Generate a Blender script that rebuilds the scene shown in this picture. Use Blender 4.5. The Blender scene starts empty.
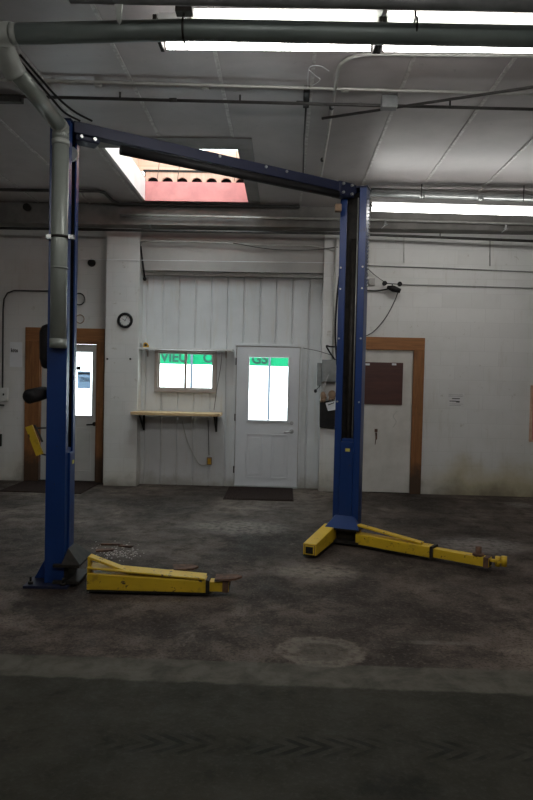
import bpy, bmesh, math, random
from mathutils import Vector, Matrix
random.seed(7)
C = bpy.context.scene.collection
sc = bpy.context.scene
PI = math.pi

# ------------------------------------------------------------------ camera
FPX = 645.0
CAMZ = 1.53
yaw, pitch, roll = math.atan(16.5/FPX), -math.atan(19/FPX), math.radians(1.3)
RC = Matrix.Rotation(yaw, 3, 'Z') @ Matrix.Rotation(PI/2+pitch, 3, 'X') @ Matrix.Rotation(roll, 3, 'Z')
cam_d = bpy.data.cameras.new('camera'); cam = bpy.data.objects.new('camera', cam_d); C.objects.link(cam)
cam.matrix_world = Matrix.Translation((0, 0, CAMZ)) @ RC.to_4x4()
cam_d.sensor_fit = 'VERTICAL'; cam_d.sensor_height = 24; cam_d.lens = 24*FPX/800
cam_d.clip_start = .05
sc.camera = cam
CP = Vector((0, 0, CAMZ))
def ray(px, py): return RC @ Vector(((px-266.5)/FPX, -(py-400)/FPX, -1))
def onY(px, py, Y):                      # measured point of the photo on the plane y = Y
    d = ray(px, py); return CP + d*(Y/d.y)
def onZ(px, py, Z):
    d = ray(px, py); return CP + d*((Z-CAMZ)/d.z)

# ------------------------------------------------------------------ materials
def new_mat(name):
    m = bpy.data.materials.new(name); m.use_nodes = True
    nt = m.node_tree; b = nt.nodes['Principled BSDF']
    return m, nt, b
def pos(nt):
    return nt.nodes.new('ShaderNodeNewGeometry').outputs['Position']
def noise(nt, scale, detail=5, rough=.6, vec=None, dist=0):
    n = nt.nodes.new('ShaderNodeTexNoise'); n.inputs['Scale'].default_value = scale
    n.inputs['Detail'].default_value = detail; n.inputs['Roughness'].default_value = rough
    n.inputs['Distortion'].default_value = dist
    nt.links.new(vec if vec else nt.nodes.new('ShaderNodeTexCoord').outputs['Object'], n.inputs['Vector'])
    return n.outputs['Fac']
def ramp(nt, fac, stops):
    r = nt.nodes.new('ShaderNodeValToRGB'); e = r.color_ramp.elements
    while len(e) < len(stops): e.new(.5)
    for q, (p, c) in zip(e, stops):
        q.position = p; q.color = (*c, 1) if len(c) == 3 else c
    nt.links.new(fac, r.inputs['Fac']); return r.outputs['Color']
def mixc(nt, fac, a, b, mode='MIX'):
    m = nt.nodes.new('ShaderNodeMix'); m.data_type = 'RGBA'; m.blend_type = mode
    for i, v in ((0, fac), (6, a), (7, b)):
        if hasattr(v, 'is_linked'): nt.links.new(v, m.inputs[i])
        else: m.inputs[i].default_value = v if i == 0 else (*v[:3], 1)
    return m.outputs[2]
def mth(nt, op, a, b=None, c=None, clamp=False):
    m = nt.nodes.new('ShaderNodeMath'); m.operation = op; m.use_clamp = clamp
    for i, v in enumerate((a, b, c)):
        if v is None: continue
        if hasattr(v, 'is_linked'): nt.links.new(v, m.inputs[i])
        else: m.inputs[i].default_value = v
    return m.outputs[0]
def mrange(nt, v, a, b, c=0, d=1):
    m = nt.nodes.new('ShaderNodeMapRange'); m.clamp = True; m.interpolation_type = 'SMOOTHSTEP'
    nt.links.new(v, m.inputs[0])
    for i, q in enumerate((a, b, c, d)): m.inputs[i+1].default_value = q
    return m.outputs[0]
def bump(nt, b, h, strength=.2, dist=.01):
    n = nt.nodes.new('ShaderNodeBump'); n.inputs['Strength'].default_value = strength; n.inputs['Distance'].default_value = dist
    nt.links.new(h, n.inputs['Height']); nt.links.new(n.outputs['Normal'], b.inputs['Normal'])
def simple(name, c1, c2=None, scale=6, rough=.5, metal=0, bmp=0, lo=.35, hi=.65, spec=.5):
    m, nt, b = new_mat(name)
    b.inputs['Roughness'].default_value = rough; b.inputs['Metallic'].default_value = metal; b.inputs['Specular IOR Level'].default_value = spec
    c2 = c2 or tuple(x*.8 for x in c1)
    f = noise(nt, scale)
    nt.links.new(ramp(nt, f, [(lo, c1), (hi, c2)]), b.inputs['Base Color'])
    if bmp: bump(nt, b, f, bmp)
    return m
def worn(name, c1, dirt, rust, amount=.62, rough=.45):     # painted steel with grime and chips
    m, nt, b = new_mat(name); b.inputs['Roughness'].default_value = rough
    base = ramp(nt, noise(nt, 3), [(.3, c1), (.75, tuple(x*.75 for x in c1))])
    a = mixc(nt, mrange(nt, noise(nt, 7, 8, .7), amount-.08, amount+.1), base, dirt)
    a = mixc(nt, mrange(nt, noise(nt, 23, 6, .65, dist=.6), amount-.02, amount+.02), a, rust)
    nt.links.new(a, b.inputs['Base Color']); return m
def emit(name, col, s):
    m = bpy.data.materials.new(name); m.use_nodes = True; nt = m.node_tree; nt.nodes.clear()
    e = nt.nodes.new('ShaderNodeEmission'); e.inputs[0].default_value = (*col, 1); e.inputs[1].default_value = s
    o = nt.nodes.new('ShaderNodeOutputMaterial'); nt.links.new(e.outputs[0], o.inputs[0]); return m
def glass_mat(name, tint=(.93, .97, .96)):
    m = bpy.data.materials.new(name); m.use_nodes = True; nt = m.node_tree; nt.nodes.clear()
    t = nt.nodes.new('ShaderNodeBsdfTransparent'); t.inputs[0].default_value = (*tint, 1)
    g = nt.nodes.new('ShaderNodeBsdfGlossy'); g.inputs['Roughness'].default_value = .03
    x = nt.nodes.new('ShaderNodeMixShader'); x.inputs[0].default_value = .06
    o = nt.nodes.new('ShaderNodeOutputMaterial')
    nt.links.new(t.outputs[0], x.inputs[1]); nt.links.new(g.outputs[0], x.inputs[2]); nt.links.new(x.outputs[0], o.inputs[0])
    return m
def wood(name, c1, c2, axis='X', scale=3, rough=.6, knots=True, rot=False):
    m, nt, b = new_mat(name); b.inputs['Roughness'].default_value = rough
    tc = nt.nodes.new('ShaderNodeTexCoord'); mp = nt.nodes.new('ShaderNodeMapping')
    s = [14, 14, 14]; s['XYZ'.index(axis)] = 1.2
    mp.inputs['Scale'].default_value = s
    nt.links.new(tc.outputs['Object'], mp.inputs['Vector'])
    f = noise(nt, scale, 6, .65, mp.outputs['Vector'], .8)
    col = ramp(nt, f, [(.3, c1), (.7, c2)])
    if knots:
        k = mrange(nt, noise(nt, 2.3, 4, .6), .62, .74)
        col = mixc(nt, k, col, tuple(x*.45 for x in c2))
    if rot:                                   # damp blackened foot of the boards
        P = pos(nt); sx = nt.nodes.new('ShaderNodeSeparateXYZ'); nt.links.new(P, sx.inputs[0])
        z = mth(nt, 'ADD', sx.outputs[2], mth(nt, 'MULTIPLY', mth(nt, 'SUBTRACT', noise(nt, 6, 5, .6, P), .5), .5))
        col = mixc(nt, mrange(nt, z, .22, .5, .85, 0), col, (.035, .022, .013))
    nt.links.new(col, b.inputs['Base Color']); bump(nt, b, f, .15); return m

def block_wall(name, stain=True):
    m, nt, b = new_mat(name); b.inputs['Roughness'].default_value = .55
    P = pos(nt); sx = nt.nodes.new('ShaderNodeSeparateXYZ'); nt.links.new(P, sx.inputs[0])
    cb = nt.nodes.new('ShaderNodeCombineXYZ')
    nt.links.new(mth(nt, 'ADD', sx.outputs[0], sx.outputs[1]), cb.inputs[0]); nt.links.new(sx.outputs[2], cb.inputs[1])
    br = nt.nodes.new('ShaderNodeTexBrick'); nt.links.new(cb.outputs[0], br.inputs['Vector'])
    for k, v in (('Scale', 1), ('Mortar Size', .005), ('Mortar Smooth', .6), ('Brick Width', .4), ('Row Height', .2), ('Bias', 0)):
        br.inputs[k].default_value = v
    br.inputs['Color1'].default_value = (.66, .66, .645, 1); br.inputs['Color2'].default_value = (.625, .625, .61, 1)
    br.inputs['Mortar'].default_value = (.595, .595, .58, 1)
    col = mixc(nt, mrange(nt, noise(nt, 1.7, 6, .6, P), .4, .75, 0, .35), br.outputs['Color'], (.50, .50, .45))
    col = mixc(nt, mrange(nt, noise(nt, 9, 7, .7, P), .62, .70, 0, .55), col, (.36, .33, .27))
    st = nt.nodes.new('ShaderNodeMapping'); st.inputs['Scale'].default_value = (6, 6, .7); nt.links.new(P, st.inputs['Vector'])
    col = mixc(nt, mrange(nt, noise(nt, 1.6, 6, .7, st.outputs['Vector']), .55, .75, 0, .4), col, (.44, .41, .35))
    z = sx.outputs[2]
    if stain:
        nz = noise(nt, 2.2, 6, .6, P)
        zz = mth(nt, 'ADD', z, mth(nt, 'MULTIPLY', mth(nt, 'SUBTRACT', nz, .5), .9))
        low = mrange(nt, zz, .12, .6, 1, 0)
        right = mrange(nt, sx.outputs[0], 1.9, 2.6, .3, 1)
        col = mixc(nt, mth(nt, 'MULTIPLY', mth(nt, 'MULTIPLY', low, right), .75), col, (.42, .36, .19))
        col = mixc(nt, mth(nt, 'MULTIPLY', mrange(nt, zz, -.15, .25, 1, 0), .75), col, (.13, .11, .08))
    nt.links.new(col, b.inputs['Base Color'])
    bump(nt, b, mth(nt, 'SUBTRACT', mth(nt, 'MULTIPLY', noise(nt, 40, 4, .6, P), .15), br.outputs['Fac']), .22, .006)
    return m

def floor_mat():
    m, nt, b = new_mat('stained_concrete')
    P = pos(nt); sx = nt.nodes.new('ShaderNodeSeparateXYZ'); nt.links.new(P, sx.inputs[0])
    x, y = sx.outputs[0], sx.outputs[1]
    n1 = noise(nt, .9, 8, .65, P, .4); n2 = noise(nt, 5, 8, .7, P, .3); n3 = noise(nt, 38, 4, .7, P)
    old = ramp(nt, n1, [(.38, (.024, .018, .014)), (.5, (.064, .050, .041)), (.64, (.15, .12, .098))])
    old = mixc(nt, mrange(nt, n2, .45, .68, 0, .8), old, (.028, .023, .02))
    old = mixc(nt, mrange(nt, noise(nt, 2.6, 9, .75, P, .9), .6, .69, 0, .45), old, (.22, .19, .165))
    old = mixc(nt, mrange(nt, n3, .5, .66, 0, .5), old, (.13, .105, .088))
    old = mixc(nt, mrange(nt, noise(nt, 60, 3, .6, P), .5, .62, 0, .55), old, (.016, .013, .011))
    new = ramp(nt, n1, [(.35, (.021, .020, .0145)), (.65, (.040, .038, .029))])
    new = mixc(nt, mrange(nt, n2, .56, .72, 0, .8), new, (.020, .020, .018))
    # boundaries of the old slab, the trowelled strip and the newer slab, measured from the photo
    a0, a1 = onZ(0, 654, 0), onZ(533, 671, 0); c0, c1 = onZ(0, 675, 0), onZ(533, 695, 0)
    def edge(p, q, w, jit):
        s = (q.y-p.y)/(q.x-p.x)
        d = mth(nt, 'SUBTRACT', y, mth(nt, 'MULTIPLY_ADD', x, s, p.y-s*p.x))
        d = mth(nt, 'ADD', d, mth(nt, 'MULTIPLY', mth(nt, 'SUBTRACT', noise(nt, 9, 4, .6, P), .5), jit))
        return mrange(nt, d, -w, w), d
    e1, d1 = edge(a0, a1, .012, .05); e2, d2 = edge(c0, c1, .015, .06)
    strip = mixc(nt, mrange(nt, n2, .35, .7), (.092, .086, .069), (.055, .052, .043))
    new = mixc(nt, mrange(nt, n3, .5, .66, 0, .4), new, (.05, .05, .04))
    col = mixc(nt, e2, new, strip); col = mixc(nt, e1, col, old)
    # tyre tread printed across the newer slab
    t0, t1 = onZ(120, 742, 0), onZ(533, 752, 0); s = (t1.y-t0.y)/(t1.x-t0.x)
    dt = mth(nt, 'SUBTRACT', y, mth(nt, 'MULTIPLY_ADD', x, s, t0.y-s*t0.x))
    ch = mth(nt, 'SINE', mth(nt, 'MULTIPLY', mth(nt, 'ADD', x, mth(nt, 'MULTIPLY', mth(nt, 'ABSOLUTE', dt), 1.6)), 62))
    tm = mth(nt, 'MULTIPLY', mth(nt, 'MULTIPLY', mrange(nt, mth(nt, 'ABSOLUTE', dt), .05, .09, 1, 0), mrange(nt, ch, -.1, .5)), mrange(nt, noise(nt, 3, 4, .6, P), .35, .6))
    tm = mth(nt, 'MULTIPLY', tm, mrange(nt, x, -1.0, -.4))
    col = mixc(nt, mth(nt, 'MULTIPLY', tm, .75), col, (.006, .006, .005))
    # dried puddle ring and pale scuffs
    def blob(px, py, rx, ry, w, strength, c, ring=False):
        nonlocal col
        p = onZ(px, py, 0)
        ux = mth(nt, 'DIVIDE', mth(nt, 'SUBTRACT', x, p.x), rx); uy = mth(nt, 'DIVIDE', mth(nt, 'SUBTRACT', y, p.y), ry)
        r = mth(nt, 'SQRT', mth(nt, 'ADD', mth(nt, 'MULTIPLY', ux, ux), mth(nt, 'MULTIPLY', uy, uy)))
        r = mth(nt, 'ADD', r, mth(nt, 'MULTIPLY', mth(nt, 'SUBTRACT', noise(nt, 7, 7, .7, P), .5), .8))
        if ring: k = mrange(nt, mth(nt, 'ABSOLUTE', mth(nt, 'SUBTRACT', r, .8)), w, w*2, 1, 0)
        else: k = mrange(nt, r, 1-w, 1, 1, 0)
        k = mth(nt, 'MULTIPLY', k, mrange(nt, noise(nt, 16, 6, .7, P), .3, .62))
        col = mixc(nt, mth(nt, 'MULTIPLY', k, strength), col, c)
    blob(322, 651, .25, .20, .15, .75, (.19, .165, .135), True)
    blob(322, 650, .22, .2, .5, .6, (.12, .11, .09))
    blob(240, 527, .8, .45, .7, .9, (.20, .175, .155))
    blob(320, 572, .45, .32, .7, .95, (.21, .18, .15))
    blob(480, 545, .6, .42, .7, .85, (.20, .18, .17))
    blob(440, 643, .35, .04, .6, .7, (.14, .13, .11))
    blob(520, 505, .25, .25, .6, .7, (.22, .2, .19))
    blob(130, 550, .45, .35, .6, .5, (.19, .16, .14))
    blob(60, 610, .6, .22, .7, .7, (.02, .018, .016))
    blob(120, 585, .9, .16, .7, .75, (.015, .013, .012))
    blob(400, 790, .22, .16, .6, .8, (.014, .014, .012))
    nt.links.new(col, b.inputs['Base Color'])
    rg = mrange(nt, n2, .3, .7, .62, .9); nt.links.new(rg, b.inputs['Roughness'])
    b.inputs['Specular IOR Level'].default_value = .16
    bump(nt, b, mth(nt, 'ADD', n3, mth(nt, 'MULTIPLY', n2, .6)), .35, .006)
    return m

def ceiling_mat():
    m, nt, b = new_mat('smoky_ceiling_paint'); b.inputs['Roughness'].default_value = .38
    P = pos(nt)
    col = ramp(nt, noise(nt, 1.1, 6, .6, P, .5), [(.3, (.46, .43, .425)), (.7, (.33, .305, .302))])
    nt.links.new(mixc(nt, mrange(nt, noise(nt, 12, 6, .7, P), .62, .72, 0, .35), col, (.16, .15, .145)), b.inputs['Base Color'])
    bump(nt, b, noise(nt, 2.5, 3, .5, P), .25, .02)
    return m

M = {}
M['block'] = block_wall('painted_block'); M['floor'] = floor_mat(); M['ceil'] = ceiling_mat()
M['plainwall'] = simple('grey_wall_and_head_shade', (.40, .39, .37), (.33, .32, .30), 2)
M['siding'] = simple('white_siding', (.60, .625, .645), (.54, .56, .58), 2, .42)
def siding_mat():
    m, nt, b = new_mat('white_siding'); b.inputs['Roughness'].default_value = .42
    P = pos(nt); sx = nt.nodes.new('ShaderNodeSeparateXYZ'); nt.links.new(P, sx.inputs[0])
    col = ramp(nt, noise(nt, 2, 5, .6, P), [(.35, (.63, .645, .65)), (.65, (.56, .575, .58))])
    st = nt.nodes.new('ShaderNodeMapping'); st.inputs['Scale'].default_value = (9, 9, .8); nt.links.new(P, st.inputs['Vector'])
    col = mixc(nt, mrange(nt, noise(nt, 1.5, 6, .7, st.outputs['Vector']), .52, .72, 0, .45), col, (.50, .46, .38))
    z = mth(nt, 'ADD', sx.outputs[2], mth(nt, 'MULTIPLY', mth(nt, 'SUBTRACT', noise(nt, 5, 6, .6, P), .5), .4))
    col = mixc(nt, mrange(nt, z, -.05, .22, .6, 0), col, (.2, .17, .12))
    nt.links.new(col, b.inputs['Base Color']); return m
M['siding'] = siding_mat()
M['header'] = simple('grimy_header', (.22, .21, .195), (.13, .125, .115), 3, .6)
M['batten'] = simple('batten_metal', (.62, .61, .59), (.34, .33, .31), 22, .35)
M['blue'] = worn('blue_lift_paint', (.007, .036, .16), (.008, .011, .030), (.03, .03, .045), .68, .32)
M['bluedark'] = worn('dark_blue_lift_paint', (.004, .008, .036), (.004, .005, .011), (.02, .02, .025), .66, .6)
M['yellow'] = worn('yellow_arm_paint', (.68, .45, .022), (.30, .19, .022), (.06, .034, .018), .635, .45)
M['rust'] = simple('rusty_steel', (.16, .085, .05), (.055, .03, .022), 22, .8, .1, .3)
M['black'] = simple('black_rubber', (.010, .010, .011), (.017, .016, .016), 12, .55, spec=.2)
M['blackgrease'] = simple('greasy_steel', (.012, .011, .010), (.03, .026, .022), 14, .6, .1, spec=.25)
M['duct'] = simple('grey_green_duct', (.27, .295, .27), (.22, .245, .22), 3, .33, .15)
M['ductdark'] = simple('dark_duct', (.20, .235, .22), (.15, .18, .17), 3, .38, .2)
M['ductpale'] = simple('pale_plastic_duct', (.37, .39, .36), (.28, .30, .275), 5, .5)
M['galv'] = simple('galvanised', (.48, .50, .49), (.38, .40, .40), 15, .33, .7)
M['conduitlight'] = simple('painted_conduit', (.50, .50, .47), (.38, .38, .35), 9, .42, .3)
M['conduitdark'] = simple('dark_conduit', (.07, .068, .065), (.045, .043, .04), 9, .5, .4)
M['conduitmid'] = simple('grey_cable', (.22, .22, .21), None, 9, .5)
M['labelgrey'] = simple('faded_label', (.64, .64, .63), (.58, .58, .57), 9, .6)
M['white'] = simple('white_paint', (.72, .72, .71), (.62, .62, .60), 4, .4)
M['doorwhite'] = simple('white_door_paint', (.66, .67, .69), (.60, .61, .63), 2, .38)
M['olddoor'] = simple('old_door_paint', (.58, .56, .52), (.46, .44, .40), 3.5, .55, lo=.4, hi=.75)
M['greydoor'] = simple('grey_door_paint', (.50, .50, .48), (.43, .43, .41), 2, .4)
M['brownwood'] = wood('brown_stained_frame', (.30, .125, .036), (.155, .06, .019), 'Z', 2.4, rot=True)
M['brownwoodX'] = wood('brown_stained_head', (.33, .14, .042), (.19, .073, .022), 'X', 2.4)
M['redwood'] = wood('dark_red_panel', (.085, .028, .020), (.05, .017, .013), 'X', 2, .5, False)
M['bench'] = wood('pale_shelf_board', (.66, .49, .28), (.52, .36, .18), 'X', 2)
M['ply'] = wood('raw_plywood', (.64, .42, .32), (.48, .29, .21), 'Z', 1.4)
M['plyX'] = wood('raw_plywood_far', (.66, .44, .33), (.50, .30, .215), 'X', 1.0)
M['redboard'] = simple('red_painted_board', (.62, .235, .22), (.50, .18, .175), 5, .5)
M['tan'] = simple('window_trim', (.40, .35, .31), (.33, .28, .25), 5, .5)
M['reflector'] = simple('pale_reflector', (.15, .165, .14), (.12, .135, .115), 3, .5)
M['mat'] = simple('brown_mat', (.034, .022, .018), (.018, .012, .011), 30, .9, 0, .4, spec=.08)
M['paper'] = simple('paper', (.72, .74, .76), (.66, .68, .70), 4, .6)
M['ink'] = simple('black_ink', (.02, .02, .022), None, 4, .5)
M['steelbox'] = simple('steel_box', (.26, .27, .27), (.17, .18, .18), 6, .42, .2)
M['leather'] = simple('tan_leather', (.30, .20, .13), (.20, .13, .08), 12, .8)
M['snow'] = simple('snow', (.86, .87, .88), (.80, .81, .83), 1, .8)
M['clockface'] = simple('clock_face', (.8, .8, .79), None, 3, .4)
M['yellowplastic'] = simple('yellow_plastic', (.62, .36, .02), (.5, .28, .02), 6, .4)
M['sticker'] = simple('yellow_sticker', (.62, .55, .10), None, 6, .5)
M['greenink'] = simple('green_letter_ink', (.0, .05, .035), None, 6, .6)
M['chrome'] = simple('satin_chrome', (.62, .62, .62), (.5, .5, .5), 8, .25, .35)
M['poster'] = None
M['glass'] = glass_mat('clear_glass')
M['flake'] = simple('pale_flakes', (.62, .56, .52), None, 20, .8)
M['tube'] = emit('fluorescent_tube', (1, .965, .935), 27.0)
M['tubedim'] = emit('older_fluorescent_tube', (1, .985, .95), 11.0)
M['snowpost'] = simple('slate_post', (.10, .13, .18), None, 5, .5)
def green():
    m, nt, b = new_mat('green_canopy_cloth'); b.inputs['Base Color'].default_value = (.0, .33, .17, 1); b.inputs['Roughness'].default_value = .7
    t = nt.nodes.new('ShaderNodeBsdfTranslucent'); t.inputs[0].default_value = (.0, .45, .24, 1)
    x = nt.nodes.new('ShaderNodeMixShader'); x.inputs[0].default_value = .5
    nt.links.new(b.outputs[0], x.inputs[1]); nt.links.new(t.outputs[0], x.inputs[2])
    nt.links.new(x.outputs[0], nt.nodes['Material Output'].inputs[0]); return m
M['green'] = green()
def thin_sheet(name, c):
    m, nt, b = new_mat(name); b.inputs['Base Color'].default_value = (*c, 1)
    t = nt.nodes.new('ShaderNodeBsdfTranslucent'); t.inputs[0].default_value = (*c, 1)
    x = nt.nodes.new('ShaderNodeMixShader'); x.inputs[0].default_value = .85
    nt.links.new(b.outputs[0], x.inputs[1]); nt.links.new(t.outputs[0], x.inputs[2])
    nt.links.new(x.outputs[0], nt.nodes['Material Output'].inputs[0]); return m
M['poster'] = thin_sheet('blue_grey_notice', (.30, .36, .43)); M['posterpale'] = thin_sheet('pale_notice_print', (.6, .65, .7))

# ------------------------------------------------------------------ mesh builder
class MB:
    def __init__(s): s.bm = bmesh.new()
    def poly(s, pts, faces):
        v = [s.bm.verts.new(p) for p in pts]
        for f in faces: s.bm.faces.new([v[i] for i in f])
        return s
    def box(s, lo, hi, mat=None):
        x0, y0, z0 = lo; x1, y1, z1 = hi
        p = [Vector(q) for q in ((x0,y0,z0),(x1,y0,z0),(x1,y1,z0),(x0,y1,z0),(x0,y0,z1),(x1,y0,z1),(x1,y1,z1),(x0,y1,z1))]
        if mat: p = [mat @ q for q in p]
        return s.poly(p, ((3,2,1,0),(4,5,6,7),(0,1,5,4),(1,2,6,5),(2,3,7,6),(3,0,4,7)))
    def beam(s, a, b, w, h, w2=None, h2=None, up=(0, 0, 1)):     # box along a line, may taper
        a, b = Vector(a), Vector(b); d = (b-a).normalized(); r = d.cross(Vector(up)).normalized(); u = r.cross(d)
        w2 = w if w2 is None else w2; h2 = h if h2 is None else h2
        p = []
        for c, ww, hh in ((a, w, h), (b, w2, h2)):
            for i, j in ((-1,-1),(1,-1),(1,1),(-1,1)): p.append(c + r*(i*ww/2) + u*(j*hh/2))
        return s.poly(p, ((0,1,2,3),(7,6,5,4),(0,4,5,1),(1,5,6,2),(2,6,7,3),(3,7,4,0)))
    def tube(s, pts, r, n=12, cap=True, r_list=None):
        pts = [Vector(p) for p in pts]; rings = []; prev = None
        for i, p in enumerate(pts):
            d = (pts[min(i+1, len(pts)-1)] - pts[max(i-1, 0)]).normalized()
            if prev is None:
                up = Vector((0,0,1)) if abs(d.z) < .9 else Vector((1,0,0)); e = d.cross(up).normalized()
            else: e = (prev - d*prev.dot(d)).normalized()
            prev = e; f = d.cross(e); rr = r_list[i] if r_list else r
            rings.append([s.bm.verts.new(p + e*(math.cos(2*PI*k/n)*rr) + f*(math.sin(2*PI*k/n)*rr)) for k in range(n)])
        for A, B in zip(rings, rings[1:]):
            for k in range(n): s.bm.faces.new((A[k], A[(k+1)%n], B[(k+1)%n], B[k])).smooth = True
        if cap:
            s.bm.faces.new(rings[0][::-1]); s.bm.faces.new(rings[-1])
        return s
    def prism(s, poly, o, ax, ay, az):       # 2-D outline in axes ax, ay at o, extruded by vector az
        o, ax, ay, az = Vector(o), Vector(ax), Vector(ay), Vector(az)
        n = len(poly); p = [o + ax*u + ay*v for u, v in poly]; p += [q + az for q in p]
        return s.poly(p, [tuple(range(n))[::-1], tuple(range(n, 2*n))] + [(i, (i+1)%n, n+(i+1)%n, n+i) for i in range(n)])
    def ring(s, c, ax, R, r, n=32, m=10):
        ax = Vector(ax).normalized(); e = ax.orthogonal().normalized(); f = ax.cross(e); c = Vector(c); rings = []
        for i in range(n):
            a = 2*PI*i/n; d = e*math.cos(a) + f*math.sin(a)
            rings.append([s.bm.verts.new(c + d*(R + r*math.cos(2*PI*k/m)) + ax*(r*math.sin(2*PI*k/m))) for k in range(m)])
        for i in range(n):
            A, B = rings[i], rings[(i+1)%n]
            for k in range(m): s.bm.faces.new((A[k], A[(k+1)%m], B[(k+1)%m], B[k])).smooth = True
        return s
    def ball(s, c, r, sc=(1,1,1), n=12):
        res = bmesh.ops.create_uvsphere(s.bm, u_segments=n*2, v_segments=n, radius=1, matrix=Matrix.Translation(c) @ Matrix.Diagonal((r*sc[0], r*sc[1], r*sc[2], 1)))
        for v in res['verts']:
            for f in v.link_faces: f.smooth = True
        return s
def curve(pts, n=10):                         # Catmull-Rom through points
    P = [Vector(p) for p in pts]; P = [P[0]*2-P[1]] + P + [P[-1]*2-P[-2]]; out = []
    for i in range(1, len(P)-2):
        a, b, c, d = P[i-1:i+3]
        for k in range(n):
            t = k/n; out.append(.5*((2*b)+(c-a)*t+(2*a-5*b+4*c-d)*t*t+(3*b-a-3*c+d)*t**3))
    out.append(P[-2]); return out

MW = {}
def thing(name, label, cat, loc=(0, 0, 0), group=None, kind=None):
    o = bpy.data.objects.new(name, None); C.objects.link(o); o.location = loc; o.empty_display_size = .1
    o['label'] = label; o['category'] = cat
    if group: o['group'] = group
    if kind: o['kind'] = kind
    MW[o.name] = Vector(loc); return o
def obj(name, mb, mat, parent=None, label=None, bevel=0):
    bm = mb.bm; bmesh.ops.recalc_face_normals(bm, faces=bm.faces[:])
    if parent: org = MW[parent.name]
    else:
        xs = [v.co for v in bm.verts]
        org = Vector(((min(v.x for v in xs)+max(v.x for v in xs))/2, (min(v.y for v in xs)+max(v.y for v in xs))/2, min(v.z for v in xs)))
    for v in bm.verts: v.co -= org
    me = bpy.data.meshes.new(name); bm.to_mesh(me); bm.free()
    o = bpy.data.objects.new(name, me); C.objects.link(o); me.materials.append(M[mat] if isinstance(mat, str) else mat)
    if parent: o.parent = parent; MW[o.name] = org
    else: o.location = org; MW[o.name] = org
    if label: o['label'] = label
    if bevel:
        b = o.modifiers.new('bevel', 'BEVEL'); b.width = bevel; b.segments = 2; b.limit_method = 'ANGLE'; b.angle_limit = .6
    return o
def tag(o, label, cat, group=None):
    o['label'] = label; o['category'] = cat
    if group: o['group'] = group
    return o
def struct(name, mb, mat, label=None, cat=None, bevel=0):
    o = obj(name, mb, mat, None, None, bevel); o['kind'] = 'structure'
    if label: o['label'] = label; o['category'] = cat or name.split('_')[0]
    return o
def text_mesh(name, s, size, mat, parent, origin, right=(1,0,0), up=(0,0,1), depth=.002, align='LEFT'):
    cu = bpy.data.curves.new(name, 'FONT'); cu.body = s; cu.size = size; cu.extrude = depth; cu.align_x = align; cu.offset = size*.03
    t = bpy.data.objects.new(name+'_tmp', cu); C.objects.link(t)
    bpy.context.view_layer.update()
    me = bpy.data.meshes.new_from_object(t.evaluated_get(bpy.context.evaluated_depsgraph_get()))
    bpy.data.objects.remove(t)
    R, U = Vector(right), Vector(up); N = R.cross(U)
    org = Vector(origin) - MW[parent.name]
    for v in me.vertices: v.co = org + R*v.co.x + U*v.co.y + N*v.co.z
    o = bpy.data.objects.new(name, me); C.objects.link(o); o.parent = parent; me.materials.clear(); me.materials.append(M[mat]); MW[o.name] = MW[parent.name]
    return o

# ------------------------------------------------------------------ setting
H = 3.9
WR, WB = 9.03, 9.25          # front faces: block wall on the right and pilasters / recessed wall and siding
XL, XR, YF = -5.2, 5.2, -3.0
TH = .22
def X9(px, py=430, Y=WB): return onY(px, py, Y).x
def Z9(px, py, Y=WB): return onY(px, py, Y).z

struct('floor', MB().box((XL, YF, -.12), (XR, WB+TH, 0)), 'floor', 'stained dark concrete shop floor with tyre marks and an old patched strip', 'floor')
# ceiling with the opening of the skylight
SX0, SX1, SY0, SY1 = -1.893, -.525, 6.66, 8.59
cm = MB()
g_ = .034; cm.box((XL, YF, H), (SX0-g_, WB+TH, H+.06)).box((SX1+g_, YF, H), (XR, WB+TH, H+.06)).box((SX0-g_, YF, H), (SX1+g_, SY0-g_, H+.06)).box((SX0-g_, SY1+.044, H), (SX1+g_, WB+TH, H+.06))
ceil = struct('ceiling', cm, 'ceil', 'smoke greyed panelled shop ceiling with thin seams', 'ceiling')
for x in (-4.12, -3.4, -2.69, -1.98, -1.27, -.55, .17, .89, 1.61, 2.33, 3.05, 3.77, 4.48):
    if SX0 < x < SX1 and x < -.6:
        obj('batten', MB().box((x-.014, YF, H-.010), (x+.014, SY0-.32, H)), 'batten', ceil)
    else:
        y1 = 8.78 if not (x == -.55) else SY0-.32
        obj('batten', MB().box((x-.014, YF, H-.010), (x+.014, y1, H)), 'batten', ceil)
struct('wall_left', MB().box((XL-.2, YF, 0), (XL, WB+TH, H)), 'block', 'white painted block wall at the side of the bay', 'wall')
struct('wall_right', MB().box((XR, YF, 0), (XR+.2, WR, H)), 'block', 'white painted block wall on the lit side of the bay', 'wall')
struct('wall_front', MB().box((XL, YF-.2, 0), (XR, YF, H)), 'plainwall', 'plain grey wall closing the near end', 'wall')

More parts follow.
